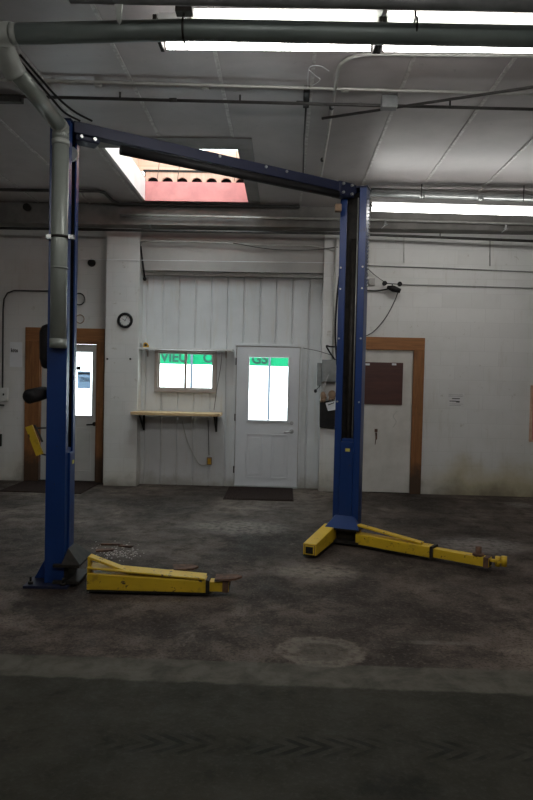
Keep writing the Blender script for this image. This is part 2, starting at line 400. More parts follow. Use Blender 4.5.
# coordinates along the back wall
PX0, PX1 = X9(104, 430, WR), X9(137, 430, WR)            # left pilaster
QX0 = X9(320, 430, WR)                                     # right end of the filled opening
ZT = Z9(230, 277)                                          # top of the siding
L0, L1, LT = X9(38, 430), X9(97, 430), Z9(90, 342)         # left door opening
D0, D1, DT = X9(235, 430), X9(298.5, 430), Z9(265, 346.5)  # white door opening
R0, R1, RT = X9(343, 430, WR), X9(411.5, 430, WR), Z9(390, 350, WR)
wl = MB()
wl.box((XL, WB, 0), (L0, WB+TH, H)).box((L0, WB, LT), (L1, WB+TH, H)).box((L1, WB, 0), (PX0, WB+TH, H))
struct('wall_back_left', wl, 'block', 'white painted block wall round the brown framed door by the blue post', 'wall')
pil = MB().box((PX0, WR, 0), (PX1, WB+TH, H))
struct('wall_pilaster', pil, 'block', 'white block pilaster carrying the round clock', 'wall')
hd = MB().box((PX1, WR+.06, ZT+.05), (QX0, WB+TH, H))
struct('wall_back_head', hd, 'plainwall', 'painted block wall above the siding infill', 'wall')  # shade above the siding is put into this greyer colour
struct('trim_1', MB().box((PX1, WR+.14, ZT), (QX0, WB+TH, ZT+.05)), 'conduitlight', 'pale steel lintel along the top of the siding', 'trim')
wr = MB()
wr.box((QX0, WR, 0), (R0, WB+TH, H)).box((R0, WR, RT), (R1, WB+TH, H)).box((R1, WR, 0), (XR+.2, WB+TH, H))
struct('wall_back_right', wr, 'block', 'stained white block wall round the old door with a brown panel', 'wall')
struct('trim_2', MB().box((XL, 8.80, 3.62), (XR, WR, H)), 'header', 'grimy header beam where ceiling meets back wall', 'beam')

# ribbed siding in the filled opening
W0, W1, WZ0, WZ1 = X9(158.5, 370), X9(213.5, 370), Z9(185, 389), Z9(185, 352.5)    # window hole
def siding(mb, x0, x1, z0, z1):
    pts = [(x0, 0)]; p = .232; k = math.floor((x0-PX1)/p)
    while True:
        c = PX1 + .07 + k*p; k += 1
        for dx, dy in ((-.015, 0), (-.010, -.020), (.010, -.020), (.015, 0)):
            if x0 < c+dx < x1: pts.append((c+dx, dy))
        if c > x1: break
    pts.append((x1, 0)); pts += [(x1, -.03), (x0, -.03)]
    pts = [(a, b) for i, (a, b) in enumerate(pts)]
    mb.prism(pts, (0, WB, z0), (1, 0, 0), (0, -1, 0), (0, 0, z1-z0))
sd = MB()
siding(sd, PX1, W0, 0, ZT); siding(sd, W0, W1, 0, WZ0); siding(sd, W0, W1, WZ1, ZT); siding(sd, W1, D0-.03, 0, ZT)
siding(sd, D0-.03, D1+.03, DT+.03, ZT); siding(sd, D1+.03, QX0, 0, ZT)
struct('wall_back_siding', sd, 'siding', 'ribbed white metal siding filling the former bay opening', 'wall')

# window_1: slider in the siding
win = thing('window_1', 'small sliding window with tan trim between the two shelves', 'window', ((W0+W1)/2, WB, WZ0), kind='structure')
t = .055
obj('window_frame', MB().box((W0-.05, WB-.045, WZ0-.05), (W1+.05, WB+.03, WZ0+.0)).box((W0-.05, WB-.045, WZ1), (W1+.05, WB+.03, WZ1+.05))
    .box((W0-.05, WB-.045, WZ0), (W0, WB+.03, WZ1)).box((W1, WB-.045, WZ0), (W1+.05, WB+.03, WZ1)), 'tan', win, bevel=.004)
xm = X9(185.5, 370)
for a, b, dy in ((W0, xm+.02, .0), (xm-.02, W1, .025)):
    s = MB(); f = .022
    s.box((a, WB-.02+dy, WZ0), (a+f, WB+.0+dy, WZ1)).box((b-f, WB-.02+dy, WZ0), (b, WB+dy, WZ1))
    s.box((a+f, WB-.02+dy, WZ0), (b-f, WB+dy, WZ0+f)).box((a+f, WB-.02+dy, WZ1-f), (b-f, WB+dy, WZ1))
    sash = obj('sash', s, 'tan', win, bevel=.003)
    obj('pane', MB().box((a+f, WB-.012+dy, WZ0+f), (b-f, WB-.007+dy, WZ1-f)), 'glass', sash)

# door_1: white steel door with a half light
d1 = thing('door_1', 'white steel door with half window in the ribbed siding', 'door', ((D0+D1)/2, WB, 0), kind='structure')
G0, G1, GZ0, GZ1 = X9(249, 390), X9(287.5, 390), Z9(268, 420), Z9(268, 357.5)
g = .008
df = MB().box((D0-.035, WB-.03, 0), (D0, WB+.05, DT)).box((D1, WB-.03, 0), (D1+.035, WB+.05, DT)).box((D0-.035, WB-.03, DT), (D1+.035, WB+.05, DT+.035))
obj('door_frame', df, 'siding', d1, bevel=.004)
lf = MB(); a, b = D0+g, D1-g; y0, y1 = WB-.02, WB+.02; zt = DT-g
lf.box((a, y0, .02), (G0, y1, zt)).box((G1, y0, .02), (b, y1, zt)).box((G0, y0, .02), (G1, y1, GZ0)).box((G0, y0, GZ1), (G1, y1, zt))
leaf = obj('door_leaf', lf, 'doorwhite', d1)
gl = MB(); q = .03
gl.box((G0-q, y0-.014, GZ0-q), (G1+q, y0, GZ0)).box((G0-q, y0-.014, GZ1), (G1+q, y0, GZ1+q)).box((G0-q, y0-.014, GZ0), (G0, y0, GZ1)).box((G1, y0-.014, GZ0), (G1+q, y0, GZ1))
obj('glazing_bead', gl, 'doorwhite', d1, bevel=.005)
obj('pane', MB().box((G0, WB-.004, GZ0), (G1, WB+.004, GZ1)), 'glass', d1)
for px0, px1 in ((246, 262.5), (271, 288)):
    A, B, z0, z1 = X9(px0, 455), X9(px1, 455), Z9(268, 478), Z9(268, 434)
    e = .018; pm = MB()
    pm.box((A, y0-.008, z0), (A+e, y0, z1)).box((B-e, y0-.008, z0), (B, y0, z1)).box((A+e, y0-.008, z0), (B-e, y0, z0+e)).box((A+e, y0-.008, z1-e), (B-e, y0, z1))
    pm.box((A+.05, y0-.006, z0+.05), (B-.05, y0, z1-.05))
    obj('raised_panel', pm, 'doorwhite', d1, bevel=.004)
hp = onY(291.5, 431.5, y0)
hb = MB().tube([hp+Vector((0, 0, 0)), hp+Vector((0, -.012, 0))], .032, 16).tube([hp+Vector((0, -.012, 0)), hp+Vector((0, -.055, 0))], .011)
hb.tube([hp+Vector((.012, -.055, 0)), hp+Vector((-.05, -.058, -.008)), hp+Vector((-.11, -.055, -.012))], .010)
obj('lever_handle', hb, 'chrome', d1, 'satin chrome lever handle')
dp = hp + Vector((.0, 0, .12))
obj('deadbolt', MB().tube([dp, dp+Vector((0, -.015, 0))], .026, 16), 'chrome', d1, 'satin chrome deadbolt')
obj('door_stop', MB().box((D0, WB+.022, 0), (D0+.03, WB+.06, DT)).box((D1-.03, WB+.022, 0), (D1, WB+.06, DT)).box((D0+.03, WB+.022, DT-.03), (D1-.03, WB+.06, DT)), 'tan', d1)
obj('threshold', MB().box((D0, WB-.06, 0), (D1, WB+.1, .022)), 'galv', d1)
for z in (.25, 1.0, 1.8):
    obj('hinge', MB().tube([(D0-.004, WB-.034, z-.05), (D0-.004, WB-.034, z+.05)], .008, 8), 'blackgrease', d1)

# door_2: grey door in a brown frame behind the left post
d2 = thing('door_2', 'grey door with half window in brown wood frame behind the blue post', 'door', ((L0+L1)/2, WB, 0), kind='structure')
FX0, FX1, FT = X9(25, 430), X9(103.5, 430), Z9(60, 328)
obj('door_frame', MB().box((FX0, WB-.03, 0), (L0+.02, WB+.0, LT+.0)).box((L1-.0, WB-.03, 0), (min(FX1, PX0-.002), WB, LT)), 'brownwood', d2, 'brown stained jambs', bevel=.004)
obj('door_head', MB().box((FX0, WB-.03, LT), (min(FX1, PX0-.002), WB, FT)), 'brownwoodX', d2, 'brown stained head board', bevel=.004)
obj('door_stop', MB().box((L0, WB+.0, 0), (L0+.03, WB+.1, LT)).box((L1-.025, WB, 0), (L1, WB+.1, LT)).box((L0+.03, WB, LT-.03), (L1-.025, WB+.1, LT)), 'brownwood', d2)
K0, K1, KZ0, KZ1 = X9(51, 385), X9(91.5, 385), Z9(82, 415.5), Z9(82, 352)
a, b = L0+.035, L1-.03; y0, y1 = WB+.03, WB+.07
obj('door_leaf', MB().box((a, y0, .015), (K0, y1, LT-.035)).box((K1, y0, .015), (b, y1, LT-.035)).box((K0, y0, .015), (K1, y1, KZ0)).box((K0, y0, KZ1), (K1, y1, LT-.035)), 'greydoor', d2)
q = .025
obj('glazing_bead', MB().box((K0-q, y0-.012, KZ0-q), (K1+q, y0, KZ0)).box((K0-q, y0-.012, KZ1), (K1+q, y0, KZ1+q)).box((K0-q, y0-.012, KZ0), (K0, y0, KZ1)).box((K1, y0-.012, KZ0), (K1+q, y0, KZ1)), 'greydoor', d2, bevel=.004)
obj('pane', MB().box((K0, y0+.012, KZ0), (K1, y0+.018, KZ1)), 'glass', d2)
for px0, px1 in ((52, 68), (74, 90)):
    A, B, z0, z1 = X9(px0, 450), X9(px1, 450), Z9(82, 472), Z9(82, 428); e = .018
    obj('raised_panel', MB().box((A, y0-.007, z0), (A+e, y0, z1)).box((B-e, y0-.007, z0), (B, y0, z1)).box((A+e, y0-.007, z0), (B-e, y0, z0+e)).box((A+e, y0-.007, z1-e), (B-e, y0, z1)), 'greydoor', d2, bevel=.003)
obj('threshold', MB().box((L0, WB-.02, 0), (L1, WB+.1, .022)), 'blackgrease', d2)
hp = onY(94.5, 424, y0)
obj('lever_handle', MB().tube([hp, hp+Vector((0, -.012, 0))], .03, 16).tube([hp, hp+Vector((0, -.05, 0))], .01).tube([hp+Vector((.01, -.05, 0)), hp+Vector((-.1, -.05, -.01))], .01), 'blackgrease', d2, 'dark lever handle')
# notices stuck to that door's glass
A, B, z0, z1 = X9(76.5, 377), X9(90, 377), Z9(82, 388.5), Z9(82, 371)
nt_ = thing('notice', 'blue grey notice with pale lettering stuck to the door glass beside the blue post', 'notice', ((A+B)/2, y0+.008, z0))
obj('sheet', MB().box((A, y0+.007, z0), (B, y0+.011, z1)), 'poster', nt_)
text_mesh('lettering', 'ZSA', .085, 'posterpale', nt_, (A+.035, y0+.005, z0+.10))
obj('band', MB().box((A+.01, y0+.004, z1-.05), (B-.01, y0+.007, z1-.02)), 'posterpale', nt_)
A, B, z0, z1 = X9(75.5, 368), X9(80, 368), Z9(78, 370), Z9(78, 366)
tag(obj('sticker', MB().box((A, y0+.006, z0), (B, y0+.011, z1)), 'ink'), 'tiny black square sticker on the door glass above the notice', 'sticker')

# door_3: old white door on the right
d3 = thing('door_3', 'old chipped white door in brown frame behind the far blue post', 'door', ((R0+R1)/2, WR, 0), kind='structure')
J1 = X9(422, 430, WR); JT = Z9(395, 337.5, WR); J0 = R0-.09
obj('door_frame', MB().box((R1-.005, WR-.03, 0), (J1, WR, RT)).box((J0, WR-.03, 0), (R0, WR, RT)), 'brownwood', d3, 'brown stained jambs', bevel=.004)
obj('door_head', MB().box((J0, WR-.032, RT), (J1, WR, JT)), 'brownwoodX', d3, 'brown stained head board', bevel=.004)
obj('door_stop', MB().box((R0, WR+.05, 0), (R0+.04, WR+.1, RT)).box((R1-.04, WR+.05, 0), (R1, WR+.1, RT)).box((R0+.04, WR+.05, 0), (R1-.04, WR+.1, .04)).box((R0+.04, WR+.05, RT-.04), (R1-.04, WR+.1, RT)), 'brownwood', d3)
obj('door_leaf', MB().box((R0+.005, WR+.0, .012), (R1-.008, WR+.045, RT-.006)), 'olddoor', d3, bevel=.003)
bx0, bx1, bz0, bz1 = X9(360, 383, WR), X9(402.5, 383, WR), Z9(385, 404.5, WR), Z9(385, 362.5, WR)
obj('cover_panel', MB().box((bx0, WR-.016, bz0), (bx1, WR, bz1)), 'redwood', d3, 'dark red brown board screwed over the upper door', bevel=.002)
for px in (368, 394.5):
    p = onY(px, 364, WR-.016); obj('tape', MB().box((p.x-.035, WR-.019, p.z-.018), (p.x+.025, WR-.016, p.z+.008)), 'paper', d3)
p = onY(376, 431, WR)
lk = MB().box((p.x-.02, WR-.012, p.z-.015), (p.x+.02, WR, p.z+.03))
lk.prism([(-.012, 0), (.015, 0), (.018, -.09), (.002, -.11), (-.004, -.17), (-.012, -.17), (-.004, -.08)], (p.x, WR, p.z-.02), (1, 0, 0), (0, 0, 1), (0, -.008, 0))
obj('latch', lk, 'rust', d3, 'rusty broken latch')
p = onY(395, 415, WR)
obj('scrape', MB().tube(curve([(p.x+.03, WR-.001, p.z+.06), (p.x-.02, WR-.001, p.z-.02), (p.x+.02, WR-.001, p.z-.09), (p.x-.02, WR-.001, p.z-.17)]), .005, 5), 'conduitlight', d3)

# ------------------------------------------------------------------ skylight
sk = thing('skylight', 'roof light shaft with plywood, red board and corrugated edge above the lift', 'skylight', ((SX0+SX1)/2, (SY0+SY1)/2, H), kind='structure')
tr = MB(); w = .3
tr.box((SX0-.06, SY0-w, H-.014), (SX1+.16, SY0-.002, H-.001)).box((SX1+.004, SY0, H-.014), (SX1+.16, SY1+.05, H-.001))
obj('surround', tr, simple('skylight_trim', (.22, .205, .20), (.16, .15, .145), 4, .5), sk, bevel=.004)
CH = .30; ZC = H + CH
obj('side_liner', MB().box((SX0-.03, SY0, H-.012), (SX0, SY1, ZC-.02)), 'white', sk, 'white painted side board')
obj('side_liner', MB().box((SX1, SY0, H-.005), (SX1+.03, SY1, ZC-.02)), 'redboard', sk, 'red painted side board')
obj('end_liner', MB().box((SX0-.03, SY0-.03, H), (SX1+.03, SY0, ZC)), 'redboard', sk, 'red painted near board')
obj('end_liner', MB().box((SX0-.03, SY1, H-.012), (SX1, SY1+.04, H+.24)), 'redboard', sk, 'red painted far board')
# scalloped closure strip under the roof sheet
strip = []
N = 7; Wt = SX1-SX0; pitch_ = Wt/N
strip.append((0, 0))
for k in range(N):
    c = (k+.5)*pitch_; r = .072
    for j in range(9):
        aa = PI - PI*j/8; strip.append((c + r*math.cos(aa), .062*math.sin(aa)))
strip += [(Wt, 0), (Wt, .13), (0, .13)]
obj('closure_strip', MB().prism(strip, (SX0, SY1+.01, H+.24), (1, 0, 0), (0, 0, 1), (0, .03, 0)), 'ply', sk, 'scalloped edge of the corrugated roof')
obj('hollow_dark', MB().box((SX0-.03, SY1+.09, H+.2), (SX1+.03, SY1+.11, H+.40)), 'black', sk)  # black sheet painting the darkness of the hollows behind the scallops
obj('roof_sheet_edge', MB().box((SX0-.03, SY1-.0, H+.37), (SX1+.03, SY1+.10, H+.395)), 'blackgrease', sk)
pt = H + .68
obj('plywood_wall', MB().box((SX0-.12, SY1+.06, H+.395), (SX1+.12, SY1+.08, pt)), 'plyX', sk)
obj('plywood_wall', MB().box((SX0-.14, SY0-.03, ZC-.02), (SX0-.12, SY1+.08, pt)), 'ply', sk)
obj('plywood_wall', MB().box((SX1+.12, SY0-.03, ZC-.02), (SX1+.14, SY1+.08, pt)), 'ply', sk)
obj('plywood_wall', MB().box((SX0-.12, SY0-.05, ZC-.02), (SX1+.12, SY0-.03, pt)), 'plyX', sk)
obj('sill_board', MB().box((SX0-.12, SY0, ZC-.02), (SX0, SY1+.06, ZC)).box((SX1, SY0, ZC-.02), (SX1+.12, SY1+.06, ZC)), 'plyX', sk)
obj('glazing', MB().box((SX0-.14, SY0-.05, pt), (SX1+.14, SY1+.08, pt+.012)), 'glass', sk)
for x in (-1.72, -1.45, -.7):
    obj('hanging_wire', MB().tube(curve([(x, SY1-.02, H+.9), (x+.02, SY1-.06, H+.5), (x-.01, SY1-.03, H+.25)]), .004, 6), 'conduitdark', sk)

# ------------------------------------------------------------------ two-post lift
LP, RP = Vector((-1.645, 4.75, 0)), Vector((.642, 6.20, 0))
u = (RP-LP).normalized(); n = Vector((u.y, -u.x, 0))
lift = thing('car_lift', 'blue two post car lift with yellow swing arms standing on the shop floor', 'car lift', (LP+RP)/2)
cw, cdp, ct, lip = .25, .142, .012, .066
def column(base, o, top, first):
    b = Vector((-o.y, o.x, 0))
    h = cw/2; d = cdp/2
    prof = [(-d, -h), (d, -h), (d, -h+lip), (d-ct, -h+lip), (d-ct, -h+ct), (-d+ct, -h+ct), (-d+ct, h-ct), (d-ct, h-ct), (d-ct, h-lip), (d, h-lip), (d, h), (-d, h)]
    col = obj('column', MB().prism(prof, base+Vector((0, 0, .02)), o, b, (0, 0, top-.02)), 'blue', lift, bevel=.003)
    # base plate
    obj('base_plate', MB().prism([(-.2, -.2), (.12, -.2), (.12, .2), (-.2, .2)], base, o, b, (0, 0, .02)), 'bluedark', col, bevel=.003)
    for aa, bb in ((-.16, -.15), (-.16, .15), (.08, -.17), (.08, .17)):
        p = base + o*aa + b*bb
        obj('anchor_bolt', MB().tube([p+Vector((0, 0, .02)), p+Vector((0, 0, .04))], .02, 6).tube([p+Vector((0, 0, .04)), p+Vector((0, 0, .075))], .009, 8), 'blackgrease', col)
    obj('gusset', MB().prism([(-.075, 0), (-.18, 0), (-.075, .2)], base+Vector((0, 0, .02))-b*.006, o, (0, 0, 1), b*.012), 'blue', col)
    obj('top_cap', MB().prism([(-d-.01, -h-.01), (d+.01, -h-.01), (d+.01, h+.01), (-d-.01, h+.01)], base+Vector((0, 0, top)), o, b, (0, 0, .012)), 'bluedark', col)
    obj('channel_lining', MB().prism([(-d+ct+.001, -h+ct+.001), (d-ct-.002, -h+ct+.001), (d-ct-.002, -h+ct+.006), (-d+ct+.006, -h+ct+.006), (-d+ct+.006, h-ct-.006), (d-ct-.002, h-ct-.006), (d-ct-.002, h-ct-.001), (-d+ct+.001, h-ct-.001)], base+Vector((0, 0, .03)), o, b, (0, 0, top-.04)), 'blackgrease', col, 'black lining inside the channel')  # thin black plates lining the blue channel
    # lift cylinder, chain inside the channel
    c = base + o*(-.02) + b*(-.01)
    obj('hydraulic_cylinder', MB().tube([c+Vector((0, 0, .3)), c+Vector((0, 0, 2.9))], .028, 16), 'blackgrease', lift)
    c = base + o*(.02) + b*(.035 if first else .035)
    obj('lift_cable', MB().tube([c+Vector((0, 0, .9)), c+Vector((0, 0, top-.08))], .006, 8), 'conduitlight', lift)
    # carriage riding in the channel
    car = MB().prism([(-.045, -.055), (.06, -.055), (.06, .055), (-.045, .055)], base+Vector((0, 0, .12)), o, b, (0, 0, .88))
    car.prism([(.06, -.062), (.088, -.062), (.088, .062), (.06, .062)], base+Vector((0, 0, .12)), o, b, (0, 0, .85))
    cg = obj('carriage', car, 'blue', lift, bevel=.004)
    # flared skirt and arm hub
    sk_ = [(.09, -.09, .27), (.09, .09, .27), (.20, .165, .165), (.20, -.165, .165), (.06, -.17, .165), (.06, .17, .165)]
    P = [base + o*a_ + b*b_ + Vector((0, 0, z)) for a_, b_, z in sk_]; 
    f = MB().poly(P, ((0, 1, 2, 3), (0, 3, 4), (1, 5, 2), (3, 2, 5, 4), (0, 4, 5, 1)))
    obj('skirt', f, 'blackgrease' if first else 'blue', cg, bevel=.004)
    obj('arm_hub', MB().prism([(.0, -.16), (.19, -.16), (.19, .16), (.0, .16)], base+Vector((0, 0, .145)), o, b, (0, 0, .02))
        .prism([(.0, -.16), (.19, -.16), (.19, .16), (.0, .16)], base+Vector((0, 0, .025)), o, b, (0, 0, .02))
        .prism([(.0, -.12), (.10, -.12), (.10, .12), (.0, .12)], base+Vector((0, 0, .04)), o, b, (0, 0, .11)), 'blackgrease', cg)
    p = base + o*.0885 + b*(.012)
    obj('label_plate', MB().prism([(-.022, 0), (.022, 0), (.022, .028), (-.022, .028)], p+Vector((0, 0, .88)), b, (0, 0, 1), o*.002), 'sticker', cg, 'small yellow capacity label')
    return col, b
cA, sA = math.cos(math.radians(30)), math.sin(math.radians(30))
oL = (u*cA + n*sA).normalized()
aR = math.radians(38); oR = (-u*math.cos(aR) + n*math.sin(aR)).normalized()
TOP = 3.36
colL, bL = column(LP, oL, TOP, True)
colR, bR = column(RP, oR, TOP, False)
# bolts up the right flank
for z in (2.42, 2.62, 1.95, 1.35):
    for sgn in (-1, 1):
        p = RP + oR*(cdp/2) + bR*(sgn*(cw/2-.02)) + Vector((0, 0, z))
        obj('bolt', MB().tube([p, p+oR*.008], .009, 8), 'galv', colR)
# overhead beam with end brackets
za = 3.345
A_, B_ = LP + Vector((.06, -.02, za)), RP + Vector((-.02, -.03, za))
obj('overhead_beam', MB().beam(A_, B_, .085, .085), 'bluedark', lift, bevel=.005)
for p, s_ in ((LP, 1), (RP, -1)):
    c = p + u*(s_*.15) + Vector((0, 0, 3.33))
    br_ = obj('beam_bracket', MB().beam(c-u*.09, c+u*.09, .13, .13), 'bluedark', lift, bevel=.01)
    c2 = c + n*.07
    for dx in (-.05, .05):
        for dz in (-.04, .04):
            q_ = c2 + u*dx + Vector((0, 0, dz)); obj('bolt', MB().tube([q_-n*.006, q_+n*.014], .013, 8), 'galv', br_)
for tt in (.45, .62, .70):
    p = A_.lerp(B_, tt) + n*.046 + Vector((0, 0, .02)); obj('bolt', MB().tube([p-n*.003, p+n*.01], .012, 8), 'galv', lift)
# padded cut-off bar below the beam
a = A_.lerp(B_, .135) + Vector((0, 0, -.095)) + n*.03; b_ = A_.lerp(B_, .92) + Vector((0, 0, -.075)) + n*.03
bar = obj('shutoff_bar', MB().tube([a, b_], .036, 14), 'black', lift, 'black padded cut off bar')
for tt in (.08, .95):
    p = a.lerp(b_, tt); obj('bar_hanger', MB().beam(p, p+Vector((0, 0, .075))-n*.03, .02, .008, up=(1, 0, 0)), 'bluedark', bar)
sb = RP - u*.2 + Vector((0, 0, 3.16))
obj('limit_switch', MB().box((-.03, -.03, -.035), (.03, .03, .035), Matrix.Translation(sb)), 'leather', lift, 'dull yellow limit switch', bevel=.006)
# bright metal disc at the lift head
p = LP + oL*.06 + Vector((0, 0, 3.15)) - bL*.04
obj('bright_disc', MB().tube([p-bL*.02, p+bL*.02], .05, 18), 'galv', lift, 'bright metal disc')

# swing arms
def arm(base, tip, reach, hz0=.165, hz1=.10, strap=.8, pad='plate', wid=.12, rise=.07, tilt=.22, long=False):
    base, tip = Vector(base), Vector(tip); L = (tip-base).length; d = (tip-base)/L; r = Vector((-d.y, d.x, 0))
    k = reach*L
    z0 = .03
    prof = [(0, z0), (k, z0), (k, z0+hz1), (0, z0+hz0)]
    outer = obj('swing_arm', MB().prism(prof, base - r*(wid/2), d, (0, 0, 1), r*wid), 'yellow', lift, bevel=.006)
    if strap:
        # upper tie strap: a clevis at the hub and a sloping flat bar with a gap underneath
        zt_ = z0+hz0+rise; sk2 = k*strap; zj_ = z0+hz0+(hz1-hz0)*strap+.008
        s = MB().beam(base+d*.0+Vector((0, 0, zt_)), base+d*sk2+Vector((0, 0, zj_)), wid*.6, .016)
        s.beam(base+d*.004+Vector((0, 0, z0+hz0)), base+d*.004+Vector((0, 0, zt_)), wid*.6, .014, up=d)
        obj('tie_strap', s, 'yellow', outer, bevel=.003)
        if long:
            zl = z0+hz0+.035
            obj('top_plate', MB().beam(base+d*.0+Vector((0, 0, zl)), base+d*(k*.98)+Vector((0, 0, z0+hz1+.012)), wid*1.02, .012).beam(base+d*.006+Vector((0, 0, z0+hz0-.005)), base+d*.006+Vector((0, 0, zl)), wid*.9, .012, up=d), 'yellow', outer, bevel=.003)
    obj('arm_toe', MB().box((0, 0, 0), (k*.96, wid*1.02, .012), Matrix.Translation(base - r*(wid*.51)+Vector((0, 0, z0-.012))) @ Matrix(((d.x, r.x, 0, 0), (d.y, r.y, 0, 0), (0, 0, 1, 0), (0, 0, 0, 1)))), 'blackgrease', outer)
    it = MB(); iw, ih = wid*.72, hz1*.8; zc = z0+ih/2+.006
    a0, a1 = base + d*(k-.12), tip
    it.beam(a0+Vector((0, 0, zc)), a1+Vector((0, 0, zc)), iw, ih)
    inner = obj('inner_tube', it, 'yellow', outer, bevel=.004)
    obj('tube_rim', MB().beam(a1+Vector((0, 0, zc))-d*.045, a1+Vector((0, 0, zc))-d*.003, iw*1.08, ih*1.08), 'rust', outer)
    obj('tube_mouth_shade', MB().beam(a1+Vector((0, 0, zc))-d*.01, a1+Vector((0, 0, zc))+d*.002, iw*.78, ih*.74), 'black', outer)  # black block standing for the shade inside the open tube end
    if reach < .9: obj('stop_block', MB().beam(base+d*(k-.01)+Vector((0, 0, z0+hz1*.5)), base+d*(k+.015)+Vector((0, 0, z0+hz1*.5)), wid*1.1, hz1*1.12), 'blackgrease', outer)
    top = z0 + ih + .006
    if pad == 'plate':
        c = tip - d*.02
        obj('lift_pad', MB().tube([c+Vector((0, 0, top-.03)), c+Vector((0, 0, top+.02))], .03, 14)
            .prism([(-.08, -.07), (.07, -.055), (.11, .0), (.07, .055), (-.08, .07)], c+Vector((0, 0, top+.015)), (d+Vector((0, 0, tilt))).normalized(), r, (0, 0, .014)), 'rust', outer, 'rusty lifting pad')
    elif pad == 'screws':
        c = tip - d*.10
        obj('lift_pad', MB().tube([c+Vector((0, 0, top-.05)), c+Vector((0, 0, top+.075))], .026, 12).tube([c+Vector((0, 0, top+.0)), c+Vector((0, 0, top+.02))], .05, 8), 'rust', outer, 'rusty pad screw')
        c = tip + d*.06
        obj('lift_pad', MB().beam(tip+Vector((0, 0, top-.02)), tip+d*.12+Vector((0, 0, top-.02)), .03, .02).tube([c+Vector((0, 0, top-.06)), c+Vector((0, 0, top+.02))], .022, 12)
            .tube([tip+d*.11+Vector((0, 0, top-.05)), tip+d*.11+Vector((0, 0, top+.03))], .024, 12), 'yellow', outer, 'yellow stacked pad adapters')
    return outer
pA0 = onZ(89, 591, 0); pA1 = onZ(229, 595, 0)
arm(pA0, pA1, .85, .118, .085, .36, 'plate', .13, .105, .06, True)
# second arm of the near post folded back behind the first, lower
pB0 = Vector((pA0.x+.02, pA0.y+.17, 0)); pB1 = onZ(184, 585, 0) + Vector((0, .12, 0))
arm(pB0, pB1, .72, .075, .05, .3, 'plate', .10, .05, 0)
pC0 = onZ(328, 545, 0); pC1 = onZ(309, 559, 0)
arm(pC0 + Vector((.03, .12, 0)), pC1, .985, .145, .10, strap=0, pad='none', wid=.12)
pD0 = onZ(358, 546, 0); pD1 = onZ(490, 571, 0)
arm(pD0, pD1, .60, .095, .095, .86, 'screws', .12, .075)
# power unit behind the near post
bk = LP - oL*(cdp/2)
tz = [1.585, 1.60, 1.66, 1.86, 1.90, 1.915]; tr_ = [.03, .05, .065, .068, .05, .02]
c = bk - oL*.035 + bL*.02
obj('oil_tank', MB().tube([c+Vector((0, 0, z)) for z in tz], .1, 18, True, tr_), 'black', lift, 'black oil tank')
m0 = onY(44, 393, 4.72); m1 = onY(29, 396.5, 4.55)
dm = (m1-m0).normalized()
obj('pump_motor', MB().tube([m0-dm*.03, m0, m0.lerp(m1, .5), m1, m1+dm*.012, m1+dm*.022], .05, 18, True, [.04, .048, .052, .052, .045, .02]), 'black', lift, 'black pump motor')
p0 = onY(29, 426, 4.7); p1 = onY(40, 455, 4.7)
lv = obj('release_lever', MB().beam(p0, p1, .055, .02, up=(0, 1, 0)), 'yellow', lift, 'yellow release lever plate', bevel=.003)
e0 = onY(36, 428, 4.7); e1 = onY(46, 428, 4.7)
obj('lever_rod', MB().tube([e0, e1], .006, 8).tube(curve([onY(34.5, 425, 4.69), onY(39, 434, 4.69), onY(42.5, 442, 4.69)]), .008, 8), 'conduitdark', lv)
e0 = onY(30, 457, 4.7); e1 = onY(46, 457, 4.7)
obj('lever_rod', MB().tube([onY(37, 453, 4.7), onY(46, 455, 4.72)], .006, 8), 'conduitdark', lv)
# hose down the left flank of the far post
f = RP - bR*(cw/2+.012)
f2 = RP - oR*0 + bR*(0)
side = -1 if (RP-bR*.2).x < RP.x else 1
sf = RP + bR*(side*(cw/2+.012))
obj('hydraulic_hose', MB().tube(curve([sf+Vector((0, 0, 2.55)), sf+bR*side*.02+Vector((0, 0, 2.3)), sf+bR*side*.025+Vector((0, 0, 2.0)), sf+Vector((0, 0, 1.7))]), .009, 8), 'black', lift)
sf2 = RP - bR*(side*(cw/2+.014))
ch = MB()
for k in range(26): ch.ball(sf2+Vector((0, 0, 2.45+k*.034)), .011, n=5)
obj('safety_chain', ch, 'galv', lift, 'galvanised chain down the side of the far post')

# ------------------------------------------------------------------ exhaust duct
du = thing('exhaust_duct', 'grey exhaust extraction duct running under the ceiling and down the near post', 'duct', (-1.66, 4.5, 1.8))
ya = 3.5
h0, h1, h2, h3 = onY(-60, 36, 3.6), onY(16, 34, 3.55), onY(190, 30, ya), onY(600, 38, ya)
obj('horizontal_pipe', MB().tube([h1, h2, h3], .054, 24), 'ductdark', du, 'dark overhead pipe')
obj('coupling', MB().tube([h0, h1-Vector((.02, 0, 0))], .062, 24).tube([h1-Vector((.02, 0, 0)), h1+Vector((.012, 0, 0))], .056, 24), 'ductpale', du, 'pale connecting sleeve')
e = [onY(1, 40, 3.6), onY(5, 52, 3.66), onY(11, 66, 3.74), onY(16, 74, 3.78)]
obj('elbow', MB().tube(curve(e, 6), .064, 24), 'ductpale', du, 'pale plastic elbow')
g0, g1 = onY(12, 66, 3.74), onY(60, 126, 4.56)
obj('sloping_pipe', MB().tube([g0, g1], .052, 24), 'duct', du)
v0, v1, v2, v3 = onY(61, 126, 4.58), onY(60.8, 143, 4.585), onY(60, 237, 4.59), onY(58, 348, 4.60)
obj('elbow', MB().tube([g1-(g1-g0).normalized()*.05, g1, v0, v0.lerp(v1, .9)], .057, 24), 'ductpale', du, 'pale elbow at the post head')
obj('down_pipe', MB().tube([v1, v3], .058, 28), 'duct', du)
